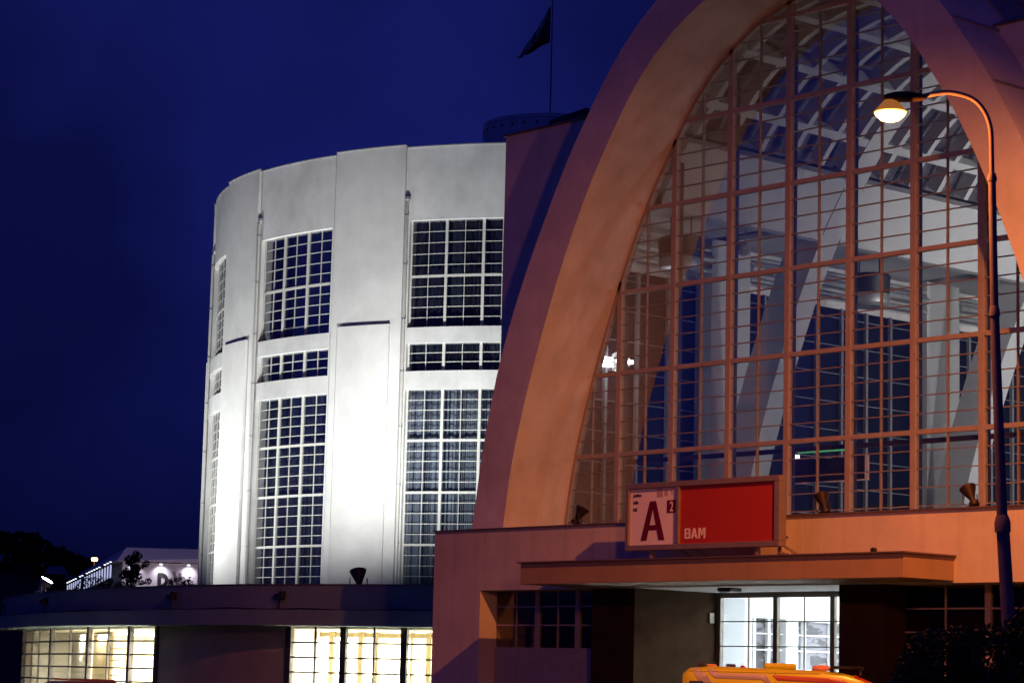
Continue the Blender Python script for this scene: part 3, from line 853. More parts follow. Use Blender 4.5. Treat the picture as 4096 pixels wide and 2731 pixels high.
def B(mb, name, m, parent=None, **k):
    o = mb.build(name, m, parent or low, **k); 
    if o.parent.type == 'EMPTY': o.matrix_parent_inverse = Matrix.Translation((22, -1, 0))
    return o
mat('low_plaster', (0.19, 0.26, 0.32), 0.9, 0.14, 0.9, 0.3, 40, streak=0.12)
mat('low_wall', (0.36, 0.31, 0.28), 0.85, 0.2, 0.8, 0.3, 40)
B(band(offp(rp_, -0.25), rp_, 3.975, 4.76), 'parapet', 'low_plaster', smooth=30)
B(band(offp(rp_, -0.32), offp(rp_, 0.05), 4.761, 4.79), 'coping', 'coping_metal', smooth=30)
B(band(offp(rp_, -1.6), offp(rp_, 0.32), 3.48, 3.97), 'eave', 'low_plaster', smooth=30)
B(band(offp(rp_, -13), offp(rp_, -0.26), 4.2, 4.3), 'roof', 'flat_roof')
wp = offp(rp_, -0.9)
# cable lying along the ledge
cb = []
for k, p in enumerate(offp(rp_, 0.14)):
    cb.append((p[0], p[1], 3.99+0.02*math.sin(k*1.3)+0.015*math.sin(k*0.4)))
B(MB().tube(cb, 0.025, 6), 'cable', 'black_metal')
def wall_t(p):        # parameter of the wall-path point nearest to p
    best = min(range(len(wp)), key=lambda k: (wp[k]-Vector(p)).length); lo, hi = max(best-1, 0), min(best+1, len(wp)-1)
    d = (wp[hi]-wp[lo]); s_ = (Vector(p)-wp[lo]).dot(d)/d.length_squared
    return lo+s_*(hi-lo)
def wall_p(t_):
    k = int(min(max(math.floor(t_), 0), len(wp)-2)); return wp[k].lerp(wp[k+1], t_-k)
def seg(t0, t1, n=None):
    n = n or max(2, int(abs(t1-t0))+1); return [wall_p(t0+(t1-t0)*k/n) for k in range(n+1)]
RW = [(-16.84, 1.77), (-15.86, 2.13), (-14.83, 2.51), (-13.76, 2.89), (-12.71, 3.25), (-11.63, 3.62), (-10.4, 4.1)]
LW = [(-42.3, 7.13), (-37.81, 5.14), (-35.38, 4.34), (-32.61, 3.46), (-30.29, 2.78), (-28.36, 2.39), (-26.39, 1.98), (-24.28, 1.8)]
rt_ = [wall_t(p) for p in RW]; lt_ = [wall_t(p) for p in LW]
def wseg(t0, t1, th=0.3):
    P = seg(t0, t1); return band(offp(P, -th) if len(P) > 1 else P, P, 0, 3.479)
B(wseg(0, min(rt_)), 'wall', 'low_wall'); B(wseg(max(rt_), min(lt_)), 'wall', 'low_wall', smooth=30); B(wseg(max(lt_), len(wp)-1.01), 'wall', 'low_wall', smooth=30)
def low_window(ts, thickset, thinset, zrows, zb):
    w_ = part_empty('window', low)
    def post(t_, w, d, z0, z1, nm):
        p = wall_p(t_); q = wall_p(t_+0.2); d_ = (q-p).normalized()
        mb = MB(); mb.bar((p[0], p[1], z0), (p[0], p[1], z1), w, d, (d_[1], -d_[0], 0)); B(mb, nm, 'dark_frame', w_)
    for t_ in thickset: post(t_, 0.22, 0.16, 0, 3.478, 'mullion')
    for t_ in thinset: post(t_, 0.06, 0.07, 0, 3.478, 'glazing_bar')
    t0, t1 = min(ts), max(ts)
    cuts = sorted(set(thickset+thinset+[t0, t1]))
    for a_, b_ in zip(cuts[:-1], cuts[1:]):
        p, q = wall_p(a_), wall_p(b_)
        for z in zrows:
            mb = MB(); mb.bar((p[0], p[1], z), (q[0], q[1], z), 0.06, 0.055); B(mb, 'glazing_bar', 'dark_frame', w_)
        zz = sorted(zrows+[zb, 3.45])
        for z0, z1 in zip(zz[:-1], zz[1:]):
            mb = MB(); mb.bar((p[0], p[1], (z0+z1)/2), (q[0], q[1], (z0+z1)/2), 0.01, z1-z0); B(mb, 'pane', 'glass_low', w_)
        mb = MB(); mb.bar((p[0], p[1], zb/2), (q[0], q[1], zb/2), 0.25, zb); B(mb, 'sill_wall', 'low_wall', w_)
    p, q = wall_p(t0), wall_p(t1)
ZR = [2.97, 2.50, 2.03, 1.56, 1.09]
low_window(rt_, [rt_[0], rt_[2], rt_[4], rt_[6]], [rt_[1], rt_[3], rt_[5]], ZR, 0.7)
low_window(lt_, [lt_[0], lt_[2], lt_[4], lt_[6], lt_[7]], [lt_[1], lt_[3], lt_[5]], ZR, 0.7)
# rooms behind the windows
def room(t0, t1, depth, name):
    r_ = part_empty(name, low)
    P = seg(t0, t1, 12); I = offp(P, -depth)
    B(band(offp(P, -depth-0.2), I, 0, 3.46), 'back_wall', 'room_plaster', r_)
    B(band(offp(P, -depth), offp(P, -0.12), 3.40, 3.46), 'ceiling', 'room_plaster', r_)
    B(band(offp(P, -depth), offp(P, -0.12), 0.01, 0.05), 'room_floor', 'room_plaster', r_)
    for e in (0, -1):
        J = offp(P, -0.36); mb = MB(); mb.bar((J[e][0], J[e][1], 1.7), (I[e][0], I[e][1], 1.7), 0.15, 3.4); B(mb, 'side_wall', 'room_plaster', r_)
    return r_, P
rm, P = room(min(rt_)-0.6, max(rt_)+1.5, 6.0, 'right_room')
Q = offp(P, -2.6)
for k in (1, 2, 4, 5, 6, 8, 9, 11):
    w_ = 0.26 if k % 2 else 0.12
    B(MB().box(Q[k][0]-w_/2, Q[k][0]+w_/2, Q[k][1]-0.06, Q[k][1]+0.06, 0.05, 3.39), 'post', 'pale_post', rm)
for k in range(12):
    mb = MB(); mb.bar((Q[k][0], Q[k][1], 3.28), (Q[k+1][0], Q[k+1][1], 3.28), 0.1, 0.16); B(mb, 'post', 'pale_post', rm)
c_ = offp(P, -3.6)
for k in (2, 5, 8, 11):
    light('room_light', 'AREA', (c_[k][0], c_[k][1], 3.3), P_ROOM*0.9, (1.0, 0.97, 0.82), None, aim=(0, 0, -1), area=(1.6, 1.6))
lm_, P = room(min(lt_)-1.0, max(lt_)+0.2, 5.0, 'left_room')
Q = offp(P, -2.2)
# a partition, a cupboard and an oval ring lamp
mb = MB(); mb.bar((Q[7][0], Q[7][1], 1.7), (Q[9][0], Q[9][1], 1.7), 0.12, 3.38); B(mb, 'partition', 'pale_post', lm_)
mb = MB(); mb.bar((Q[9][0], Q[9][1]-0.2, 1.7), (Q[12][0], Q[12][1]-0.2, 1.7), 0.12, 3.38); B(mb, 'partition', 'room_plaster', lm_)
for dz in (1.2, 1.75, 2.3, 2.75):
    mb = MB(); mb.bar((Q[6][0], Q[6][1], dz), (Q[7][0], Q[7][1], dz), 0.3, 0.05); B(mb, 'shelf', 'pale_post', lm_)
tor = MB()
for e in range(2):
    pass
cx_, cy_ = Q[3]
pts = [(cx_+1.9*math.cos(2*math.pi*k/40), cy_+1.0*math.sin(2*math.pi*k/40), 3.28) for k in range(41)]
B(MB().tube(pts, 0.06, 8), 'ring_lamp', 'ring_lens', lm_)
c_ = offp(P, -2.6)
for k, f in ((1, 3.4), (4, 3.4), (8, 1.8), (10, 1.4)):
    light('room_light', 'AREA', (c_[k][0], c_[k][1], 3.3), P_ROOM*f, (1.0, 0.93, 0.74), None, aim=(0, 0, -1), area=(1.6, 1.6))

# ================================================================== FLOODLIGHTS
def floodlight(loc, aim, label, m, lens, power, s=1.0, group='floodlights'):
    t = thing('floodlight', label, 'floodlight', loc, group=group)
    ax = Vector(aim).normalized(); q = ax.to_track_quat('Z', 'Y')
    c = Vector((0, 0, 0.45*s))
    MB().lathe([(0.07*s, -0.24*s), (0.09*s, -0.16*s), (0.11*s, -0.1*s), (0.2*s, 0.1*s), (0.235*s, 0.2*s), (0.225*s, 0.205*s)], 18, c, axis=ax).build('reflector', m, t, smooth=35)
    MB().lathe([(0.21*s, 0.206*s), (0.15*s, 0.222*s), (0.02*s, 0.228*s)], 18, c, axis=ax).build('lens', lens, t, smooth=35)
    MB().lathe([(0.12*s, -0.40*s), (0.14*s, -0.38*s), (0.14*s, -0.27*s), (0.10*s, -0.245*s)], 14, c, axis=ax).build('gear_box', m, t, smooth=35)
    side = ax.cross(Vector((0, 0, 1))).normalized()
    y = MB()
    y.tube([c+side*0.24*s, c+side*0.25*s-Vector((0, 0, 0.2*s)), c+side*0.19*s-Vector((0, 0, 0.33*s)), c-side*0.19*s-Vector((0, 0, 0.33*s)), c-side*0.25*s-Vector((0, 0, 0.2*s)), c-side*0.24*s], 0.016*s, 6)
    y.build('yoke', m, t)
    MB().tube([(0, 0, 0.0), (0, 0, 0.13*s)], 0.03*s, 8).build('post', m, t)
    if power:
        light('flood_light', 'SPOT', Vector(loc)+c+ax*0.34*s, power, (0.95, 0.98, 0.93), None, 0.14, aim=ax, spot=147, blend=1.0)
    return t
# on the roof of the low building, aimed at the tower
def at_tower(ang, r_): return TC+Vector((r_*math.cos(R(ang)), r_*math.sin(R(ang)), 0))
P1 = Vector((-19.79, 7.11-4.0, 4.62)); P1 = Vector((-18.1, 5.6, 4.62))
FL = [((-19.3, 6.5, 4.72), 'dark floodlight in silhouette on the low roof before the white tower', 'black_metal', 1.0),
      ((-38.9, 5.9, 4.66), 'glaring white floodlight at the far left end of the low roof', 'zinc', 0.72),
      ((-29.4, 4.6, 4.301), 'low floodlight tucked behind the parapet before the left tower window', 'black_metal', 0.24)]
for p, lab, m, pw in FL:
    d = Vector((TC.x, TC.y, 0))-Vector((p[0], p[1], 0)); d.normalize(); d = d*0.31+Vector((0, 0, 0.95))
    if lab[0] == 'd': d = Vector((-12.7, 5.0, 0)).normalized()*0.40+Vector((0, 0, 0.91))
    if 'glaring' in lab: d = Vector((0.36, 0.34, 0.86))
    floodlight(p, d, lab, m, 'flood_lens', P_FLOOD*pw, {'g': 1.25, 'd': 1.25, 'l': 0.72}[lab[0]], 'floodlights on the low roof')
for p, lab, d in (((0.58, -1.9, 5.9), 'brown floodlight at the left foot of the arch glass', (0.35, 0.25, 0.8)),
                  ((8.84, -1.9, 5.9), 'brown floodlight on the sill right of the red sign', (-0.35, 0.1, 0.8)),
                  ((13.1, -1.9, 5.9), 'brown floodlight on the sill beside the street lamp pole', (-0.45, 0.1, 0.75))):
    floodlight(p, d, lab, 'brown_metal', 'dark_glass', 0, 0.82, 'unlit floodlights on the entrance roof')
# little black spot lamps on the ledge of the low building
for k, (p, lab) in enumerate((((-42.0, 6.0), 'small black spot lamp at the far left end of the dark ledge'), ((-33.2, 2.55), 'small black spot lamp on the ledge above the left lit window'),
                            ((-21.5, 0.36), 'small black spot lamp on the ledge left of the tower floodlight'), ((-16.3, 0.98), 'small black spot lamp on the ledge below the bright tower pier'))):
    t = thing('spot_lamp', lab, 'lamp', (p[0], p[1], 3.975), group='small lamps on the ledge')
    MB().bar((0, 0, 0), (0, 0, 0.36), 0.03).build('stem', 'black_metal', t)
    MB().box(-0.20, 0.20, -0.10, 0.10, 0.33, 0.50).build('head', 'black_metal', t, bevel=0.02)
    MB().box(0.06, 0.22, -0.08, 0.08, 0.47, 0.58).build('shield', 'black_metal', t)

# ================================================================== SIGN on the canopy
SX0, SX1, SY, SZ0, SZ1 = 4.39, 9.35, -4.0, 5.09, 6.70      # drawn at these x, then set 9 cm to the right
sg = thing('sign_board', 'hall sign with white A2 panel and red panel reading BAM on the canopy', 'sign', (SX0+0.09, SY, 4.866))
def G(mb, name, m, parent=None, **k):
    o = mb.build(name, m, parent or sg, **k); o.matrix_parent_inverse = Matrix.Translation((-SX0, -SY, -4.866)); return o
fr = [(SX0, SX1, SZ1-0.13, SZ1), (SX0, SX1, SZ0, SZ0+0.13)]
for x0, x1, z0, z1 in fr: G(MB().box(x0, x1, SY-0.09, SY+0.16, z0, z1), 'frame_rail', 'sign_frame', bevel=0.012)
SD = 6.08
for x0, x1 in ((SX0, SX0+0.11), (SD, SD+0.10), (SX1-0.16, SX1)): G(MB().box(x0, x1, SY-0.088, SY+0.158, SZ0+0.131, SZ1-0.131), 'frame_post', 'sign_frame', bevel=0.012)
G(MB().box(SX0+0.111, SD-0.001, SY-0.02, SY+0.10, SZ0+0.131, SZ1-0.131), 'white_panel', 'sign_white')
rpan = G(MB().box(SD+0.101, SX1-0.161, SY-0.02, SY+0.10, SZ0+0.131, SZ1-0.131), 'red_panel', 'sign_red')
for x, dx in ((5.2, 0), (8.6, 0)):
    G(MB().bar((x, SY+0.03, 4.867), (x, SY+0.03, SZ0), 0.09), 'leg', 'sign_frame')
for x in (5.9, 6.4, 9.2):
    G(MB().bar((x, SY+0.9, 4.87), (x-0.25, SY+0.15, SZ0+0.2), 0.05), 'brace', 'sign_frame')
def text(s_, x, z, h, m, name, sx=1.0, y=SY-0.024, bold=0.0, ext=0.003):
    cu = bpy.data.curves.new(name, 'FONT'); cu.body = s_; cu.size = h/0.70; cu.extrude = ext; cu.offset = bold
    o = bpy.data.objects.new(name, cu); COL.objects.link(o)
    dg = bpy.context.evaluated_depsgraph_get(); me = bpy.data.meshes.new_from_object(o.evaluated_get(dg)); bpy.data.objects.remove(o)
    me.transform(Matrix.Translation((x, y, z)) @ Matrix.Rotation(R(90), 4, 'X') @ Matrix.Diagonal((sx, 1, 1, 1)))
    o = link(name, me, sg, m); o.matrix_parent_inverse = Matrix.Translation((-SX0, -SY, -4.866)); return o
text('pavilon', 4.60, 6.38, 0.085, 'sign_black', 'lettering', 0.78, bold=0.002)
text('halle', 4.60, 6.21, 0.085, 'sign_black', 'lettering', 0.78, bold=0.002)
text('hall', 4.60, 6.04, 0.085, 'sign_black', 'lettering', 0.78, bold=0.002)
def poly(pts, name, m, y=SY-0.024):
    mb = MB().hexa([(p[0], y, p[1]) for p in pts], [(p[0], y-0.006, p[1]) for p in pts]); return G(mb, name, m)
# the big condensed A
ax_, az, ah = 5.27, 5.33, 0.93
for pts in ([(-.40, 0), (-.20, 0), (0.0, ah-0.18), (0.0, ah), (-.10, ah)], [(.40, 0), (.20, 0), (0.0, ah-0.18), (0.0, ah), (.10, ah)], [(-.155, .24), (.155, .24), (.13, .36), (-.13, .36)]):
    poly([(ax_+a_, az+b_) for a_, b_ in pts], 'letter_a', 'sign_maroon', SY-0.024 if len(pts) == 5 else SY-0.0235)
poly([(5.74, 5.965), (SD-0.002, 5.965), (SD-0.002, 6.265), (5.74, 6.265)], 'number_tile', 'sign_maroon')
text('2', 5.83, 6.0, 0.23, 'sign_letter', 'lettering', 0.75, y=SY-0.033, bold=0.004)
poly([(5.41, 6.36), (5.60, 6.36), (5.60, 6.55), (5.41, 6.55)], 'pale_mark', 'sign_faint')
for z, w_ in ((6.53, .10), (6.49, .13), (6.45, .11), (6.41, .14)): poly([(5.65, z-.016), (5.65+w_, z-.016), (5.65+w_, z), (5.65, z)], 'pale_mark', 'sign_faint')
for k in range(5):
    a0, a1 = R(60+40*k), R(100+40*k)
    poly([(5.95+.07*math.cos(a0), 6.48+.07*math.sin(a0)), (5.95+.07*math.cos(a1), 6.48+.07*math.sin(a1)), (5.95+.05*math.cos(a1), 6.48+.05*math.sin(a1)), (5.95+.05*math.cos(a0), 6.48+.05*math.sin(a0))], 'pale_mark', 'sign_faint')
def letter_b(x, z, w_, h, t_):
    G_ = lambda a, b, c, d, y=SY-0.024: poly([(x+a*w_, z+b*h), (x+c*w_, z+b*h), (x+c*w_, z+d*h), (x+a*w_, z+d*h)], 'letter_b', 'sign_letter', y)
    G_(0, 0, t_, 1)
    for b0, b1 in ((0, .17), (.43, .58), (.83, 1)): G_(t_, b0, .78, b1)
    for b0, b1 in ((.02, .54), (.47, .98)): poly([(x+.70*w_, z+b0*h), (x+.84*w_, z+b0*h), (x+w_, z+(b0+.10)*h), (x+w_, z+(b1-.10)*h), (x+.84*w_, z+b1*h), (x+.70*w_, z+b1*h)], 'letter_b', 'sign_letter', SY-0.0235)
letter_b(6.33, 5.335, 0.185, 0.245, 0.30)
def strokes(lst, name):
    for q, pts in enumerate(lst): poly(pts, name, 'sign_letter', SY-0.024+0.0004*q)
def shp(x, z, w_, h, L_): return [[(x+a*w_, z+b*h) for a, b in pts] for pts in L_]
strokes(shp(6.535, 5.335, 0.215, 0.245, [[(0, 0), (.27, 0), (.62, 1), (.38, 1)], [(1, 0), (.73, 0), (.38, 1), (.62, 1)], [(.22, .20), (.78, .20), (.72, .38), (.28, .38)]]), 'letter_a')
strokes(shp(6.775, 5.335, 0.225, 0.245, [[(0, 0), (.25, 0), (.25, 1), (0, 1)], [(.75, 0), (1, 0), (1, 1), (.75, 1)], [(.20, 1), (.33, 1), (.57, .30), (.43, .30)], [(.80, 1), (.67, 1), (.43, .30), (.57, .30)]]), 'letter_m')

# lamp under the canopy
t = thing('ceiling_lamp', 'small square lamp under the canopy in front of the lit door', 'lamp', (6.16, -2.19, 4.16))
MB().box(-0.22, 0.22, -0.2, 0.2, 0.02, 0.114).build('housing', 'brown_metal', t, bevel=0.02)
MB().box(-0.18, 0.18, -0.16, 0.16, 0.0, 0.019).build('glass', 'sign_letter', t)

# ================================================================== STREET LAMP in view and the mast outside the frame
def street_lamp():
    t = thing('street_lamp', 'lit sodium street lamp on a slender curved pole at right', 'street lamp', (28.33, -20.79, 0))
    o = Vector((28.33, -20.79, 0))
    def Q(x, y, z): return Vector((x, y, z))-o
    base = [(28.33, -20.79, 0), (28.26, -20.84, 2.48), (28.192, -20.887, 3.97)]
    MB().tube([Q(*p) for p in base], [0.115, 0.085, 0.080], 14).build('lower_pole', 'pole_paint', t, smooth=50)
    MB().tube([Q(28.192, -20.887, 3.90), Q(28.19, -20.889, 4.02), Q(28.187, -20.89, 4.10)], [0.098, 0.098, 0.075], 14).build('collar', 'pole_paint', t, smooth=30)
    MB().tube([Q(28.189, -20.889, 4.0), Q(28.12, -20.94, 6.59)], [0.066, 0.056], 14).build('middle_pole', 'pole_paint', t, smooth=50)
    MB().tube([Q(28.121, -20.939, 6.55), Q(28.12, -20.94, 6.62), Q(28.118, -20.941, 6.68)], [0.068, 0.066, 0.05], 14).build('collar', 'pole_paint', t, smooth=30)
    MB().tube([Q(28.12, -20.94, 6.6), Q(28.10, -20.955, 8.29)], [0.051, 0.047], 14).build('upper_pole', 'pole_paint', t, smooth=50)
    MB().tube([Q(28.101, -20.954, 8.24), Q(28.10, -20.955, 8.29), Q(28.10, -20.955, 8.34)], [0.058, 0.06, 0.045], 14).build('collar', 'pole_paint', t, smooth=30)
    arm = catmull([(28.10, -20.955, 8.28), (28.097, -20.957, 8.60), (28.085, -20.965, 8.92), (28.02, -21.02, 9.15), (27.90, -21.11, 9.30), (27.71, -21.26, 9.375), (27.56, -21.38, 9.365), (27.43, -21.48, 9.335)], 6)
    MB().tube([Q(*p) for p in arm], 0.031, 12).build('arm', 'pole_paint', t, smooth=50)
    # head
    hx = Vector((27.12-27.43, -21.73+21.48, 0)).normalized()
    hy = Vector((-hx.y, hx.x, 0))
    hb = MB(); n = 14
    secs = [(-0.02, 0.035, 0.035), (0.06, 0.06, 0.065), (0.20, 0.085, 0.085), (0.36, 0.10, 0.085), (0.46, 0.095, 0.06), (0.50, 0.07, 0.045)]
    c0 = Q(27.45, -21.465, 9.315)
    for s_, w_, h_ in secs:
        for j_ in range(n):
            a_ = 2*math.pi*j_/n; hb.v.append(tuple(c0+hx*s_+hy*w_*math.cos(a_)+Vector((0, 0, h_*math.sin(a_)*(1 if math.sin(a_) > 0 else 0.6)))))
    for k in range(len(secs)-1):
        for j_ in range(n):
            a_ = k*n+j_; b_ = k*n+(j_+1) % n; hb.f.append((a_, b_, b_+n, a_+n))
    hb.f.append(tuple(range(n))[::-1]); hb.f.append(tuple((len(secs)-1)*n+j_ for j_ in range(n)))
    hb.build('housing', 'brown_metal', t, smooth=40)
    lc = Q(27.12, -21.73, 9.115)
    MB().lathe([(0.06, 0.19), (0.10, 0.15), (0.17, 0.07), (0.205, 0.03), (0.20, 0.022)], 24, lc).build('shade', 'lamp_shade_glow', t, smooth=40)
    MB().lathe([(0.203, 0.021), (0.18, -0.02), (0.12, -0.075), (0.05, -0.095), (0.005, -0.1)], 24, lc).build('lens', 'sodium_lens', t, smooth=40)
    light('street_light', 'SPOT', (27.12, -21.73, 8.97), P_STREET, SODIUM, None, 0.5, aim=(-0.72, 0.48, -0.5), spot=140, blend=0.9)
    light('street_light', 'POINT', (27.12, -21.73, 8.96), P_STREET*0.12, SODIUM, None, 0.12)
street_lamp()
mast = thing('light_mast', 'tall sodium light mast standing beyond the right edge of the view', 'street lamp', (22.6, -11.8, 0))
MB().tube([(0, 0, 0), (0, 0, 8), (0, 0, 16.2)], [0.16, 0.12, 0.08], 14).build('pole', 'pole_paint', mast, smooth=50)
MB().tube([(0, 0, 16.1), (-0.3, 0.3, 16.35), (-0.6, 0.6, 16.3)], 0.05, 10).build('arm', 'pole_paint', mast, smooth=50)
MB().box(-0.25, 0.25, -0.16, 0.16, 0.0, 0.14).build('housing', 'brown_metal', mast, bevel=0.03, loc=(-0.62, 0.62, 16.22), rotz=R(135))
MB().box(-0.2, 0.2, -0.13, 0.13, -0.03, -0.001).build('lens', 'sodium_lens', mast, loc=(-0.62, 0.62, 16.22), rotz=R(135))
light('mast_light', 'SPOT', (22.0, -11.2, 16.1), P_MAST, SODIUM, None, 0.12, aim=(-0.60, 0.20, -0.77), spot=118, blend=1.0)

# ================================================================== AMBULANCE
va = Vector((11.34, -9.04, 0)); vb = Vector((14.32, -6.36, 0))
vd = (vb-va).normalized()
amb = thing('ambulance', 'yellow ambulance van with pink and red stripes parked before the entrance', 'van', (va.x, va.y, 0), math.atan2(vd.y, vd.x))
# local: x from rear (0) to front, y left(+)/right(-) ; camera sees the -y side
def vansec(x):
    top = interp([(0, 2.20), (0.12, 2.30), (0.6, 2.345), (3.0, 2.30), (3.4, 2.245), (3.8, 2.08), (4.2, 1.72), (4.55, 1.28), (5.1, 0.95), (5.25, 0.7)], x)
    w_ = interp([(0, 0.86), (0.15, 0.93), (3.6, 0.95), (4.6, 0.90), (5.1, 0.78), (5.25, 0.6)], x)
    return top, w_
vm = MB(); prof = []
xs_ = [0, 0.06, 0.14, 0.3, 0.6, 1.2, 2.0, 2.8, 3.2, 3.5, 3.8, 4.1, 4.35, 4.55, 4.85, 5.1, 5.2, 5.25]
nsec = 0
for x in xs_:
    tp, w_ = vansec(x)
    sh = min(0.16, (tp-0.4)*0.3)
    ring_ = [(-w_*0.96, 0.35), (-w_, 0.6), (-w_, min(1.15, tp-0.4*sh-0.02)), (-w_*0.93, tp-sh*1.15), (-w_*0.86, tp-sh*0.45), (-w_*0.70, tp-0.03), (-w_*0.3, tp), (w_*0.3, tp), (w_*0.70, tp-0.03), (w_*0.86, tp-sh*0.45), (w_*0.93, tp-sh*1.15), (w_, min(1.15, tp-0.4*sh-0.02)), (w_, 0.6), (w_*0.96, 0.35)]
    nsec = len(ring_)
    vm.v += [(x, y, z) for y, z in ring_]
for k in range(len(xs_)-1):
    for j in range(nsec):
        a_ = k*nsec+j; b_ = k*nsec+(j+1) % nsec; vm.f.append((a_, b_, b_+nsec, a_+nsec))
vm.f.append(tuple(range(nsec))[::-1]); vm.f.append(tuple((len(xs_)-1)*nsec+j for j in range(nsec)))
body = vm.build('body', 'van_yellow', amb, smooth=40)
def side_y(x, z):
    tp, w_ = vansec(x); sh = min(0.16, (tp-0.4)*0.3)
    pr = [(0.6, w_), (1.15, w_), (tp-sh*1.15, w_*0.93), (tp-sh*0.45, w_*0.86), (tp-0.03, w_*0.70)]
    return interp(pr, z)
def decal(pts, name, m, off_=0.006, parent=None):
    # subdivided strip following the van side; pts: list of (x, zlow, zhigh)
    mb = MB()
    fine = []
    for (x0, a0, b0), (x1, a1, b1) in zip(pts[:-1], pts[1:]):
        for k in range(6):
            t_ = k/6; fine.append((x0+(x1-x0)*t_, a0+(a1-a0)*t_, b0+(b1-b0)*t_))
    fine.append(pts[-1])
    for (x0, a0, b0), (x1, a1, b1) in zip(fine[:-1], fine[1:]):
        for q in range(4):
            f0, f1 = q/4, (q+1)/4
            c = [(x0, a0+(b0-a0)*f0), (x1, a1+(b1-a1)*f0), (x1, a1+(b1-a1)*f1), (x0, a0+(b0-a0)*f1)]
            mb.quad(*[(x, -side_y(x, z)-off_, z+off_*0.6) for x, z in c])
    me = mb.me(name); bm = bmesh.new(); bm.from_mesh(me); bmesh.ops.remove_doubles(bm, verts=bm.verts, dist=1e-4); bm.to_mesh(me); bm.free()
    o = link(name, me, parent or body, m); s_ = o.modifiers.new('film', 'SOLIDIFY'); s_.thickness = 0.002
def slant(x, dz=0): return x
# first pink band: slanting down from the roof edge then running forward
decal([(0.20, 2.28, 2.285), (0.24, 2.16, 2.285), (0.38, 1.98, 2.285), (0.42, 1.90, 2.24), (0.56, 1.85, 2.06), (0.60, 1.85, 1.98)], 'pink_stripe', 'van_white')
decal([(0.60, 1.84, 2.0), (0.62, 1.84, 1.95), (1.50, 1.84, 1.95), (1.62, 1.84, 1.86)], 'pink_stripe', 'van_white', 0.008)
decal([(0.50, 2.285, 2.29), (0.54, 2.18, 2.29), (0.66, 2.10, 2.29), (0.70, 2.10, 2.235), (0.74, 2.10, 2.20), (1.58, 2.09, 2.20), (1.66, 2.04, 2.20), (1.72, 1.97, 2.10), (1.80, 1.80, 2.0), (1.86, 1.78, 1.90)], 'pink_stripe', 'van_white')
decal([(1.80, 2.17, 2.185), (1.90, 2.085, 2.185), (3.15, 2.05, 2.145), (3.30, 2.04, 2.06)], 'red_stripe', 'van_red')
MB().box(0.14, 0.42, -0.965, -0.92, 1.93, 2.04).build('side_lamp', 'van_blue', amb, bevel=0.01)
MB().box(-0.03, 0.05, -0.88, -0.72, 1.2, 1.95).build('tail_lamp', 'van_red', amb, bevel=0.01)
MB().box(1.62, 2.28, -0.42, 0.42, 2.30, 2.43).build('roof_vent', 'van_yellow', amb, bevel=0.05)
MB().lathe([(0.19, 2.30), (0.20, 2.34), (0.15, 2.40), (0.02, 2.42)], 18, (2.78, -0.25, 0)).build('roof_dome', 'van_orange', amb, smooth=50)
MB().box(2.95, 3.62, -0.62, 0.62, 2.345, 2.40).build('light_bar', 'van_glass', amb, bevel=0.02)
for x, y in ((3.0, -0.55), (3.55, -0.55), (3.0, 0.55), (3.55, 0.55)):
    MB().bar((x, y, 2.22), (x, y, 2.345), 0.05).build('light_bar_foot', 'black_metal', amb)
MB().box(0.30, 0.44, -0.30, -0.12, 2.33, 2.41).build('beacon', 'black_metal', amb, bevel=0.02)
MB().box(0.46, 0.66, -0.2, 0.1, 2.335, 2.385).build('beacon', 'van_orange', amb, bevel=0.02)
MB().box(0.85, 1.05, 0.1, 0.3, 2.335, 2.40).build('beacon', 'van_blue', amb, bevel=0.02)
MB().lathe([(0.05, 2.33), (0.05, 2.36), (0.02, 2.375)], 10, (1.2, -0.3, 0)).build('roof_knob', 'van_red', amb)
for xa, xb, za, zb in ((0.10, 1.84, 1.995, 2.003), (1.84, 3.2, 2.025, 2.033), (1.845, 1.855, 1.3, 2.24), (3.18, 3.19, 1.3, 2.12), (0.13, 3.2, 2.225, 2.231)):
    decal([(xa, za, zb), (xb, za, zb)], 'panel_seam', 'tyre', 0.010)
# lettering strokes over the windscreen (partly legible)
for k, (x, w_) in enumerate(((3.42, .05), (3.47, .035), (3.55, .05), (3.62, .04), (3.70, .05), (3.78, .05), (3.86, .05), (3.93, .04))):
    tp, ww = vansec(x+0.05)
    y0 = -0.70+0.02*k
    MB().hexa([(x, y0, vansec(x)[0]-0.028), (x+w_, y0, vansec(x+w_)[0]-0.028), (x+w_+0.05, y0-0.10, vansec(x+w_+.05)[0]-0.075), (x+0.05, y0-0.10, vansec(x+.05)[0]-0.075)],
              [(x, y0, vansec(x)[0]-0.0), (x+w_, y0, vansec(x+w_)[0]-0.0), (x+w_+0.05, y0-0.10, vansec(x+w_+.05)[0]-0.045), (x+0.05, y0-0.10, vansec(x+.05)[0]-0.045)]).build('lettering', 'van_red', body)
decal([(0.35, 1.2, 1.72), (1.5, 1.2, 1.72)], 'side_window', 'van_glass', 0.012)
decal([(3.35, 1.2, 1.72), (3.75, 1.2, 1.72), (4.15, 1.2, 1.3)], 'side_window', 'van_glass', 0.012)
for x in (0.95, 4.25):
    for y in (-0.86, 0.86):
        wl = MB().lathe([(0.2, -0.1), (0.33, -0.1), (0.35, -0.06), (0.35, 0.06), (0.33, 0.1), (0.2, 0.1)], 24, (x, y, 0.35), axis=(0, 1, 0)).build('wheel', 'tyre', amb, smooth=40)
        MB().lathe([(0.2, -0.08), (0.05, -0.11), (0.05, 0.11), (0.2, 0.08)], 16, (x, y, 0.35), axis=(0, 1, 0)).build('rim', 'zinc', wl, smooth=40)

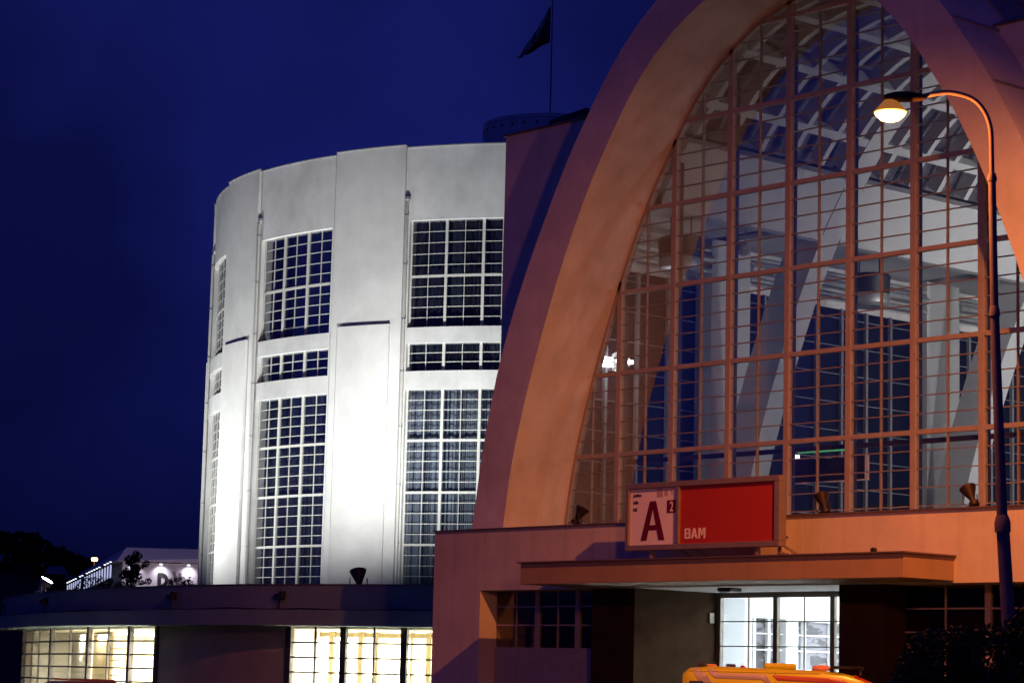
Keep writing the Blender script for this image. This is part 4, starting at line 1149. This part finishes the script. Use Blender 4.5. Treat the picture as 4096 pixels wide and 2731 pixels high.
# ================================================================== DARK RED CAR (only its roof shows)
rc = thing('parked_car', 'dark red car roof just showing below the left lit window', 'car', (-6.4, -12.0, 0), R(-10))
cm = MB()
secs = [(-2.1, 0.9, 0.7), (-1.9, 1.0, 0.84), (-1.3, 1.5, 0.8), (-0.9, 1.66, 0.72), (0.4, 1.68, 0.72), (0.8, 1.55, 0.76), (1.3, 1.05, 0.86), (2.0, 0.92, 0.84), (2.15, 0.7, 0.72)]
for y, z, w_ in secs:
    wb = 0.86
    for x, zz in ((-wb, 0.3), (-wb, 0.85 if z > 0.9 else z*0.8), (-w_*0.75 if z > 1.1 else -w_, z), (w_*0.75 if z > 1.1 else w_, z), (wb, 0.85 if z > 0.9 else z*0.8), (wb, 0.3)):
        cm.v.append((x, y, zz))
for k in range(len(secs)-1):
    for j in range(6):
        a_ = k*6+j; b_ = k*6+(j+1) % 6; cm.f.append((a_, b_, b_+6, a_+6))
cm.f.append(tuple(range(6))[::-1]); cm.f.append(tuple((len(secs)-1)*6+j for j in range(6)))
cm.build('body', 'car_red', rc, smooth=35, bevel=0.03)
for x in (-0.50, 0.50): MB().bar((x, -0.8, 1.70), (x, 0.4, 1.71), 0.04).build('roof_rail', 'car_red', rc)
for sx in (-1, 1):
    MB().hexa([(sx*0.86, -1.2, 0.92), (sx*0.86, 0.85, 0.92), (sx*0.63, 0.5, 1.55), (sx*0.63, -0.9, 1.55)], [(sx*0.88, -1.2, 0.92), (sx*0.88, 0.85, 0.92), (sx*0.65, 0.5, 1.55), (sx*0.65, -0.9, 1.55)]).build('side_window', 'van_glass', rc)
    for y in (-1.3, 1.3):
        MB().lathe([(0.18, -0.1), (0.31, -0.1), (0.31, 0.1), (0.18, 0.1)], 20, (sx*0.8, y, 0.31), axis=(1, 0, 0)).build('wheel', 'tyre', rc, smooth=40)

# ================================================================== FOLIAGE
def leaf_cloud(blobs, n, size, seed, elong=1.6):
    rnd = random.Random(seed); mb = MB()
    tot = sum(b[3]*b[4]*b[5] for b in blobs)
    for b in blobs:
        for _ in range(int(n*b[3]*b[4]*b[5]/tot)):
            while True:
                d = Vector((rnd.uniform(-1, 1), rnd.uniform(-1, 1), rnd.uniform(-1, 1)))
                if 0.2 < d.length < 1: break
            d = d.normalized()*(d.length**0.45)
            p = Vector((b[0]+d.x*b[3], b[1]+d.y*b[4], b[2]+d.z*b[5]))
            a_ = Vector((rnd.gauss(0, 1), rnd.gauss(0, 1), rnd.gauss(0, 1)+0.3)).normalized()
            c_ = a_.cross(Vector((rnd.gauss(0, 1), rnd.gauss(0, 1), rnd.gauss(0, 1)))).normalized()
            s_ = size*rnd.uniform(0.6, 1.4)
            mb.quad(p-a_*s_*elong/2, p+c_*s_*0.4, p+a_*s_*elong/2, p-c_*s_*0.4)
    return mb
# dense shrub at the lower right, in front of the lamp
sh = thing('shrub', 'dark leafy shrub at lower right hiding the foot of the street lamp', 'shrub', (30.5, -24.1, 0))
bl = [(-0.45, -0.42, 2.12, 0.42, 0.42, 0.50), (-0.05, -0.08, 2.20, 0.42, 0.42, 0.48), (0.40, 0.24, 2.50, 0.34, 0.34, 0.50), (-0.68, -0.60, 1.85, 0.26, 0.26, 0.40), (0.75, 0.5, 2.45, 0.45, 0.45, 0.6),
      (-0.3, -0.3, 1.5, 0.75, 0.75, 0.6), (0.35, 0.2, 1.6, 0.8, 0.8, 0.8), (-0.25, -0.25, 2.52, 0.2, 0.2, 0.16), (0.0, 0.0, 0.9, 0.8, 0.8, 0.5), (-0.55, -0.5, 2.45, 0.16, 0.16, 0.14), (0.15, 0.02, 2.58, 0.16, 0.16, 0.16)]
leaf_cloud(bl, 60000, 0.040, 3).build('crown', 'leaf', sh)
for k in range(7):
    a_ = k*0.9; MB().tube([(0.2+0.1*math.cos(a_), 0.1*math.sin(a_), 0), (0.3*math.cos(a_)+0.2, 0.3*math.sin(a_), 0.8), (0.2+0.6*math.cos(a_), 0.1+0.6*math.sin(a_), 1.9)], [0.05, 0.035, 0.012], 6).build('stem', 'bark', sh)
# spiky young pine before the far hall
pt = thing('pine_tree', 'ragged young tree in black silhouette against the lit far wall', 'tree', (-63.0, 25.6, 0))
rnd = random.Random(5)
MB().tube([(0, 0, 0), (0.05, 0, 4), (-0.1, -0.05, 7.6)], [0.16, 0.12, 0.03], 8).build('trunk', 'bark', pt)
lx = Vector((0.664, 0.748, 0))
bb = []
for k in range(30):
    z = 5.2+2.4*(k/30)**0.9; L_ = (7.9-z)*0.75*rnd.uniform(0.5, 1.25); a_ = rnd.uniform(0, 6.28)
    e = Vector((math.cos(a_)*L_, math.sin(a_)*L_, z+0.25+rnd.uniform(-0.1, 0.3)))
    MB().tube([(0, 0, z-0.1), tuple(e*0.6+Vector((0, 0, z*0.4-0.05))), tuple(e)], [0.03, 0.02, 0.008], 5).build('branch', 'bark', pt)
    bb.append((e.x, e.y, e.z, 0.20, 0.20, 0.17)); bb.append((e.x*0.6, e.y*0.6, e.z*0.6+z*0.4, 0.2, 0.2, 0.14))
bb.append((0, 0, 7.65, 0.1, 0.1, 0.25))
leaf_cloud(bb, 5200, 0.06, 6, 2.4).build('crown', 'pine', pt)
for nm, lab, pos, rr in (('shrub', 'rounded dark shrub in silhouette left of the young tree', (-60.0, 21.3, 0), (1.0, 1.0, 1.0)),
                        ('shrub', 'low dark shrub in silhouette right of the young tree before the letter D', (-61.6, 27.6, 0), (1.1, 1.1, 1.0))):
    s_ = thing(nm, lab, 'shrub', pos, group='shrubs behind the low roof')
    cz = 5.75 if pos[1] < 24 else 6.05
    leaf_cloud([(0, 0, cz, *[r_*0.85 for r_ in rr]), (0.4, 0.5, cz-0.5, *rr), (-0.5, -0.5, cz-0.7, *rr), (0.1, 0.6, cz+0.5, 0.35, 0.4, 0.4), (0.2, -0.2, cz-2, 1.1, 1.1, 1.4)], 4200, 0.09, 11+int(pos[1]), 1.8).build('crown', 'pine', s_)
    MB().tube([(0, 0, 0), (0.1, 0, cz)], [0.14, 0.06], 7).build('trunk', 'bark', s_)

# ================================================================== FAR HALL at left
fh = thing('far_hall', 'far flat-roofed hall with lamp-washed lettered wall and rows of lit fins', 'building', (-121, 63.5, 0))
def F(mb, name, m, parent=None, **k):
    o = mb.build(name, m, parent or fh, **k); o.matrix_parent_inverse = Matrix.Translation((121, -63.5, 0)); return o
A, Bc, Cc, Dc, E_, F_ = Vector((-122.13, 63.14, 11.78)), Vector((-121.2, 61.7, 10.62)), Vector((-110, 81.4, 11.9)), Vector((-110, 81.4, 10.75)), Vector((-169.94, 88.56, 11.72)), Vector((-169.0, 87.6, 11.2))
back = Vector((-45, 30, 0))
# roof fascia (front and side) as one prism
F(MB().hexa([A, Cc, Dc, Bc], [A+Vector((-0.6, 0.4, 0)), Cc+Vector((-0.6, 0.4, 0)), Dc+Vector((-0.6, 0.4, 0)), Bc+Vector((-0.6, 0.6, 0))]), 'front_fascia', 'hall_far')
F(MB().hexa([A, E_, F_, Bc], [A+Vector((0.2, 0.9, 0)), E_+Vector((0.2, 0.9, 0)), F_+Vector((0.2, 0.9, 0)), Bc+Vector((0.2, 0.9, 0))]), 'side_fascia', 'hall_far')
F(MB().quad(A, Cc, Cc+back, E_), 'roof', 'flat_roof')
# front wall, set back under the fascia
w0, w1 = Vector((-123.0, 63.4, 0)), Vector((-111.2, 81.6, 0)); dw = (w1-w0).normalized(); nw = Vector((dw.y, -dw.x, 0))
if nw.dot(Vector((46, -45, 0))-w0) < 0: nw = -nw
wallp = MB(); wallp.hexa([w0, w1, w1+Vector((0, 0, 10.75)), w0+Vector((0, 0, 10.62))], [w0-nw*0.3, w1-nw*0.3, w1-nw*0.3+Vector((0, 0, 10.75)), w0-nw*0.3+Vector((0, 0, 10.62))]); F(wallp, 'front_wall', 'hall_far')
s0, s1 = Vector((-123.6, 63.7, 0)), Vector((-164.5, 84.7, 0)); dsd = (s1-s0).normalized()
F(MB().hexa([s0, s1, s1+Vector((0, 0, 11)), s0+Vector((0, 0, 10.6))], [s0+Vector((0.3, .8, 0)), s1+Vector((0.3, .8, 0)), s1+Vector((0.3, .8, 11)), s0+Vector((0.3, .8, 10.6))]), 'side_wall', 'dark_frame')
for k in range(19):
    f = k/18
    p = Vector((-124.3, 63.1, 0)).lerp(Vector((-163.6, 83.1, 0)), f); zt = 10.62-0.30*f
    F(MB().bar((p.x, p.y, 0), (p.x, p.y, zt-1.32), 0.10, 0.10), 'fin', 'zinc')
    if k != 11: F(MB().bar((p.x, p.y, zt-1.3), (p.x, p.y, zt-0.22), 0.09, 0.09), 'fin_top_glow', 'fin_glow')  # upper fin glows by itself to imitate light from the lamp above
    if k not in (3, 10, 13): F(MB().bar((p.x+0.02, p.y-0.05, zt-0.02), (p.x+0.02, p.y-0.05, zt+0.05), 0.13, 0.13), 'fin_lamp', 'tip_lens')
for t_ in (0.041, 0.143, 0.247):
    p = w0.lerp(w1, t_)+nw*0.55
    lo = F(MB().lathe([(0.10, 0.1), (0.14, 0.02), (0.13, 0.0)], 12, (p.x, p.y, 10.46)), 'wash_lamp', 'tip_lens')
    light('wash_light', 'SPOT', (p.x, p.y, 10.42), 130, (0.93, 0.92, 1.0), None, 0.1, aim=(-nw.x*0.55, -nw.y*0.55, -1), spot=130, blend=1.0)
# dark letters on the wall
def wpt(u, z, o_=0.03): p = w0+dw*(2.98+(u-3.3)*0.74)+nw*o_; return (p.x, p.y, z)
def letter(pts, m, name='letter'):
    F(MB().hexa([wpt(u, z, 0.02) for u, z in pts], [wpt(u, z, 0.10) for u, z in pts]), name, m)
ud = 3.3
dpts = [(ud, 8.65), (ud, 9.85)]
for k in range(8):
    a0, a1 = R(90-180*k/8), R(90-180*(k+1)/8)
    letter([(ud+0.25+0.78*math.cos(a0), 9.25+0.62*math.sin(a0)), (ud+0.25+0.78*math.cos(a1), 9.25+0.62*math.sin(a1)), (ud+0.25+0.42*math.cos(a1), 9.25+0.34*math.sin(a1)), (ud+0.25+0.42*math.cos(a0), 9.25+0.34*math.sin(a0))], 'letter_far')
letter([(ud-0.12, 8.63), (ud+0.25, 8.63), (ud+0.25, 9.87), (ud-0.12, 9.87)], 'letter_far')
letter([(ud+1.2, 8.55), (ud+1.55, 8.55), (ud+1.62, 8.9), (ud+1.38, 9.55)], 'letter_far')
letter([(ud+1.35, 9.98), (ud+1.75, 9.98), (ud+2.45, 8.6), (ud+2.05, 8.6)], 'letter_grey')
letter([(ud+2.2, 9.9), (ud+2.42, 9.9), (ud+2.72, 9.1), (ud+2.55, 9.0)], 'letter_grey')
letter([(ud+2.5, 8.85), (ud+2.7, 8.85), (ud+2.95, 8.6), (ud+2.55, 8.6)], 'letter_grey')

hl = thing('street_lamp', 'added unseen lamp behind the low roof brightening the far hall', 'street lamp', (-104, 50, 0))  # invented lamp, hidden from view, lifts the fascia of the far hall
MB().tube([(0, 0, 0), (0, 0, 6.2)], [0.08, 0.05], 8).build('pole', 'pole_paint', hl)
MB().lathe([(0.25, 6.2), (0.30, 6.28), (0.1, 6.42)], 14).build('lens', 'tube_lens', hl, smooth=40)
light('fascia_fill_light', 'POINT', (-104, 50, 6.75), 2600, (1.0, 0.80, 0.92), None, 0.2)

# ================================================================== HILL, WOOD, HOUSE, FAR LAMP
hp = [(-345, 120, 20), (-322.3, 156.6, 19), (-318.3, 163.8, 19.5), (-315.6, 168.5, 19), (-314, 171.1, 18), (-311.8, 174.7, 16.5), (-310, 177.6, 15.5), (-305, 185.4, 15), (-290, 215, 14), (-270, 260, 12)]
vd_ = Vector((-0.87, 0.5, 0))
hm = MB(); cols_ = []
for x, y, z in hp:
    cols_.append([(x-vd_.x*140, y-vd_.y*140, -1), (x-vd_.x*60, y-vd_.y*60, z*0.45), (x, y, z), (x+vd_.x*120, y+vd_.y*120, z*1.02), (x+vd_.x*300, y+vd_.y*300, -1)])
for c in cols_: hm.v += c
for k in range(len(cols_)-1):
    for j in range(4): hm.f.append((k*5+j, (k+1)*5+j, (k+1)*5+j+1, k*5+j+1))
tag(hm.build('hill', 'hill_soil', None, smooth=60), 'dark hill behind the low building at far left', None, kind='structure')
rnd = random.Random(9); wb = []
prof_ = [(-345, 120, 27), (-322.3, 156.6, 23.6), (-318.3, 163.8, 24.2), (-315.6, 168.5, 24.2), (-314.0, 171.1, 22.3), (-311.8, 174.7, 20.8), (-310.0, 177.6, 19.8), (-305, 185.4, 19.0), (-290, 215, 17)]
for (x0, y0, z0), (x1, y1, z1) in zip(prof_[:-1], prof_[1:]):
    n = max(2, int(math.hypot(x1-x0, y1-y0)/1.0))
    for k in range(n):
        t_ = k/n; zt = z0+(z1-z0)*t_
        for _ in range(3):
            r_ = rnd.uniform(0.7, 1.7); dd = rnd.uniform(-14, 0)
            zc = (zt-r_*rnd.uniform(0.9, 1.2))*(1 + dd*0.0022)-rnd.choice((0, 0, 2.5, 5))
            wb.append((x0+(x1-x0)*t_+vd_.x*dd+rnd.uniform(-.5, .5), y0+(y1-y0)*t_+vd_.y*dd, zc, r_, r_, r_*1.2))
tag(leaf_cloud(wb, 26000, 0.62, 12, 1.5).build('wood', 'wood_far', None), 'dark mass of trees covering the far hill', 'trees', kind='stuff')
ho = thing('house', 'dim bluish roofed house among the trees on the hill', 'house', (-276.0, 149.5, 0), R(62))
MB().box(-1.4, 1.4, -2.0, 2.0, 0, 16.0).build('wall', 'hill_soil', ho)
MB().hexa([(-1.6, -2.2, 15.95), (1.6, -2.2, 15.95), (1.6, 2.2, 15.95), (-1.6, 2.2, 15.95)], [(-1.0, -0.4, 17.2), (1.2, -0.4, 17.2), (1.2, 0.4, 17.2), (-1.0, 0.4, 17.2)]).build('roof', 'house_roof', ho)
fl2 = thing('street_lamp', 'tiny orange street lamp far away above the dark hall roof edge', 'street lamp', (-208.3, 113.97, 0))
MB().tube([(0, 0, 0), (0, 0, 15.2)], [0.12, 0.07], 8).build('pole', 'pole_paint', fl2)
MB().box(-0.28, 0.28, -0.28, 0.28, 14.9, 15.3).build('lens', 'sodium_small', fl2, bevel=0.08)
MB().box(-0.3, 0.3, -0.3, 0.3, 15.301, 15.4).build('housing', 'black_metal', fl2)
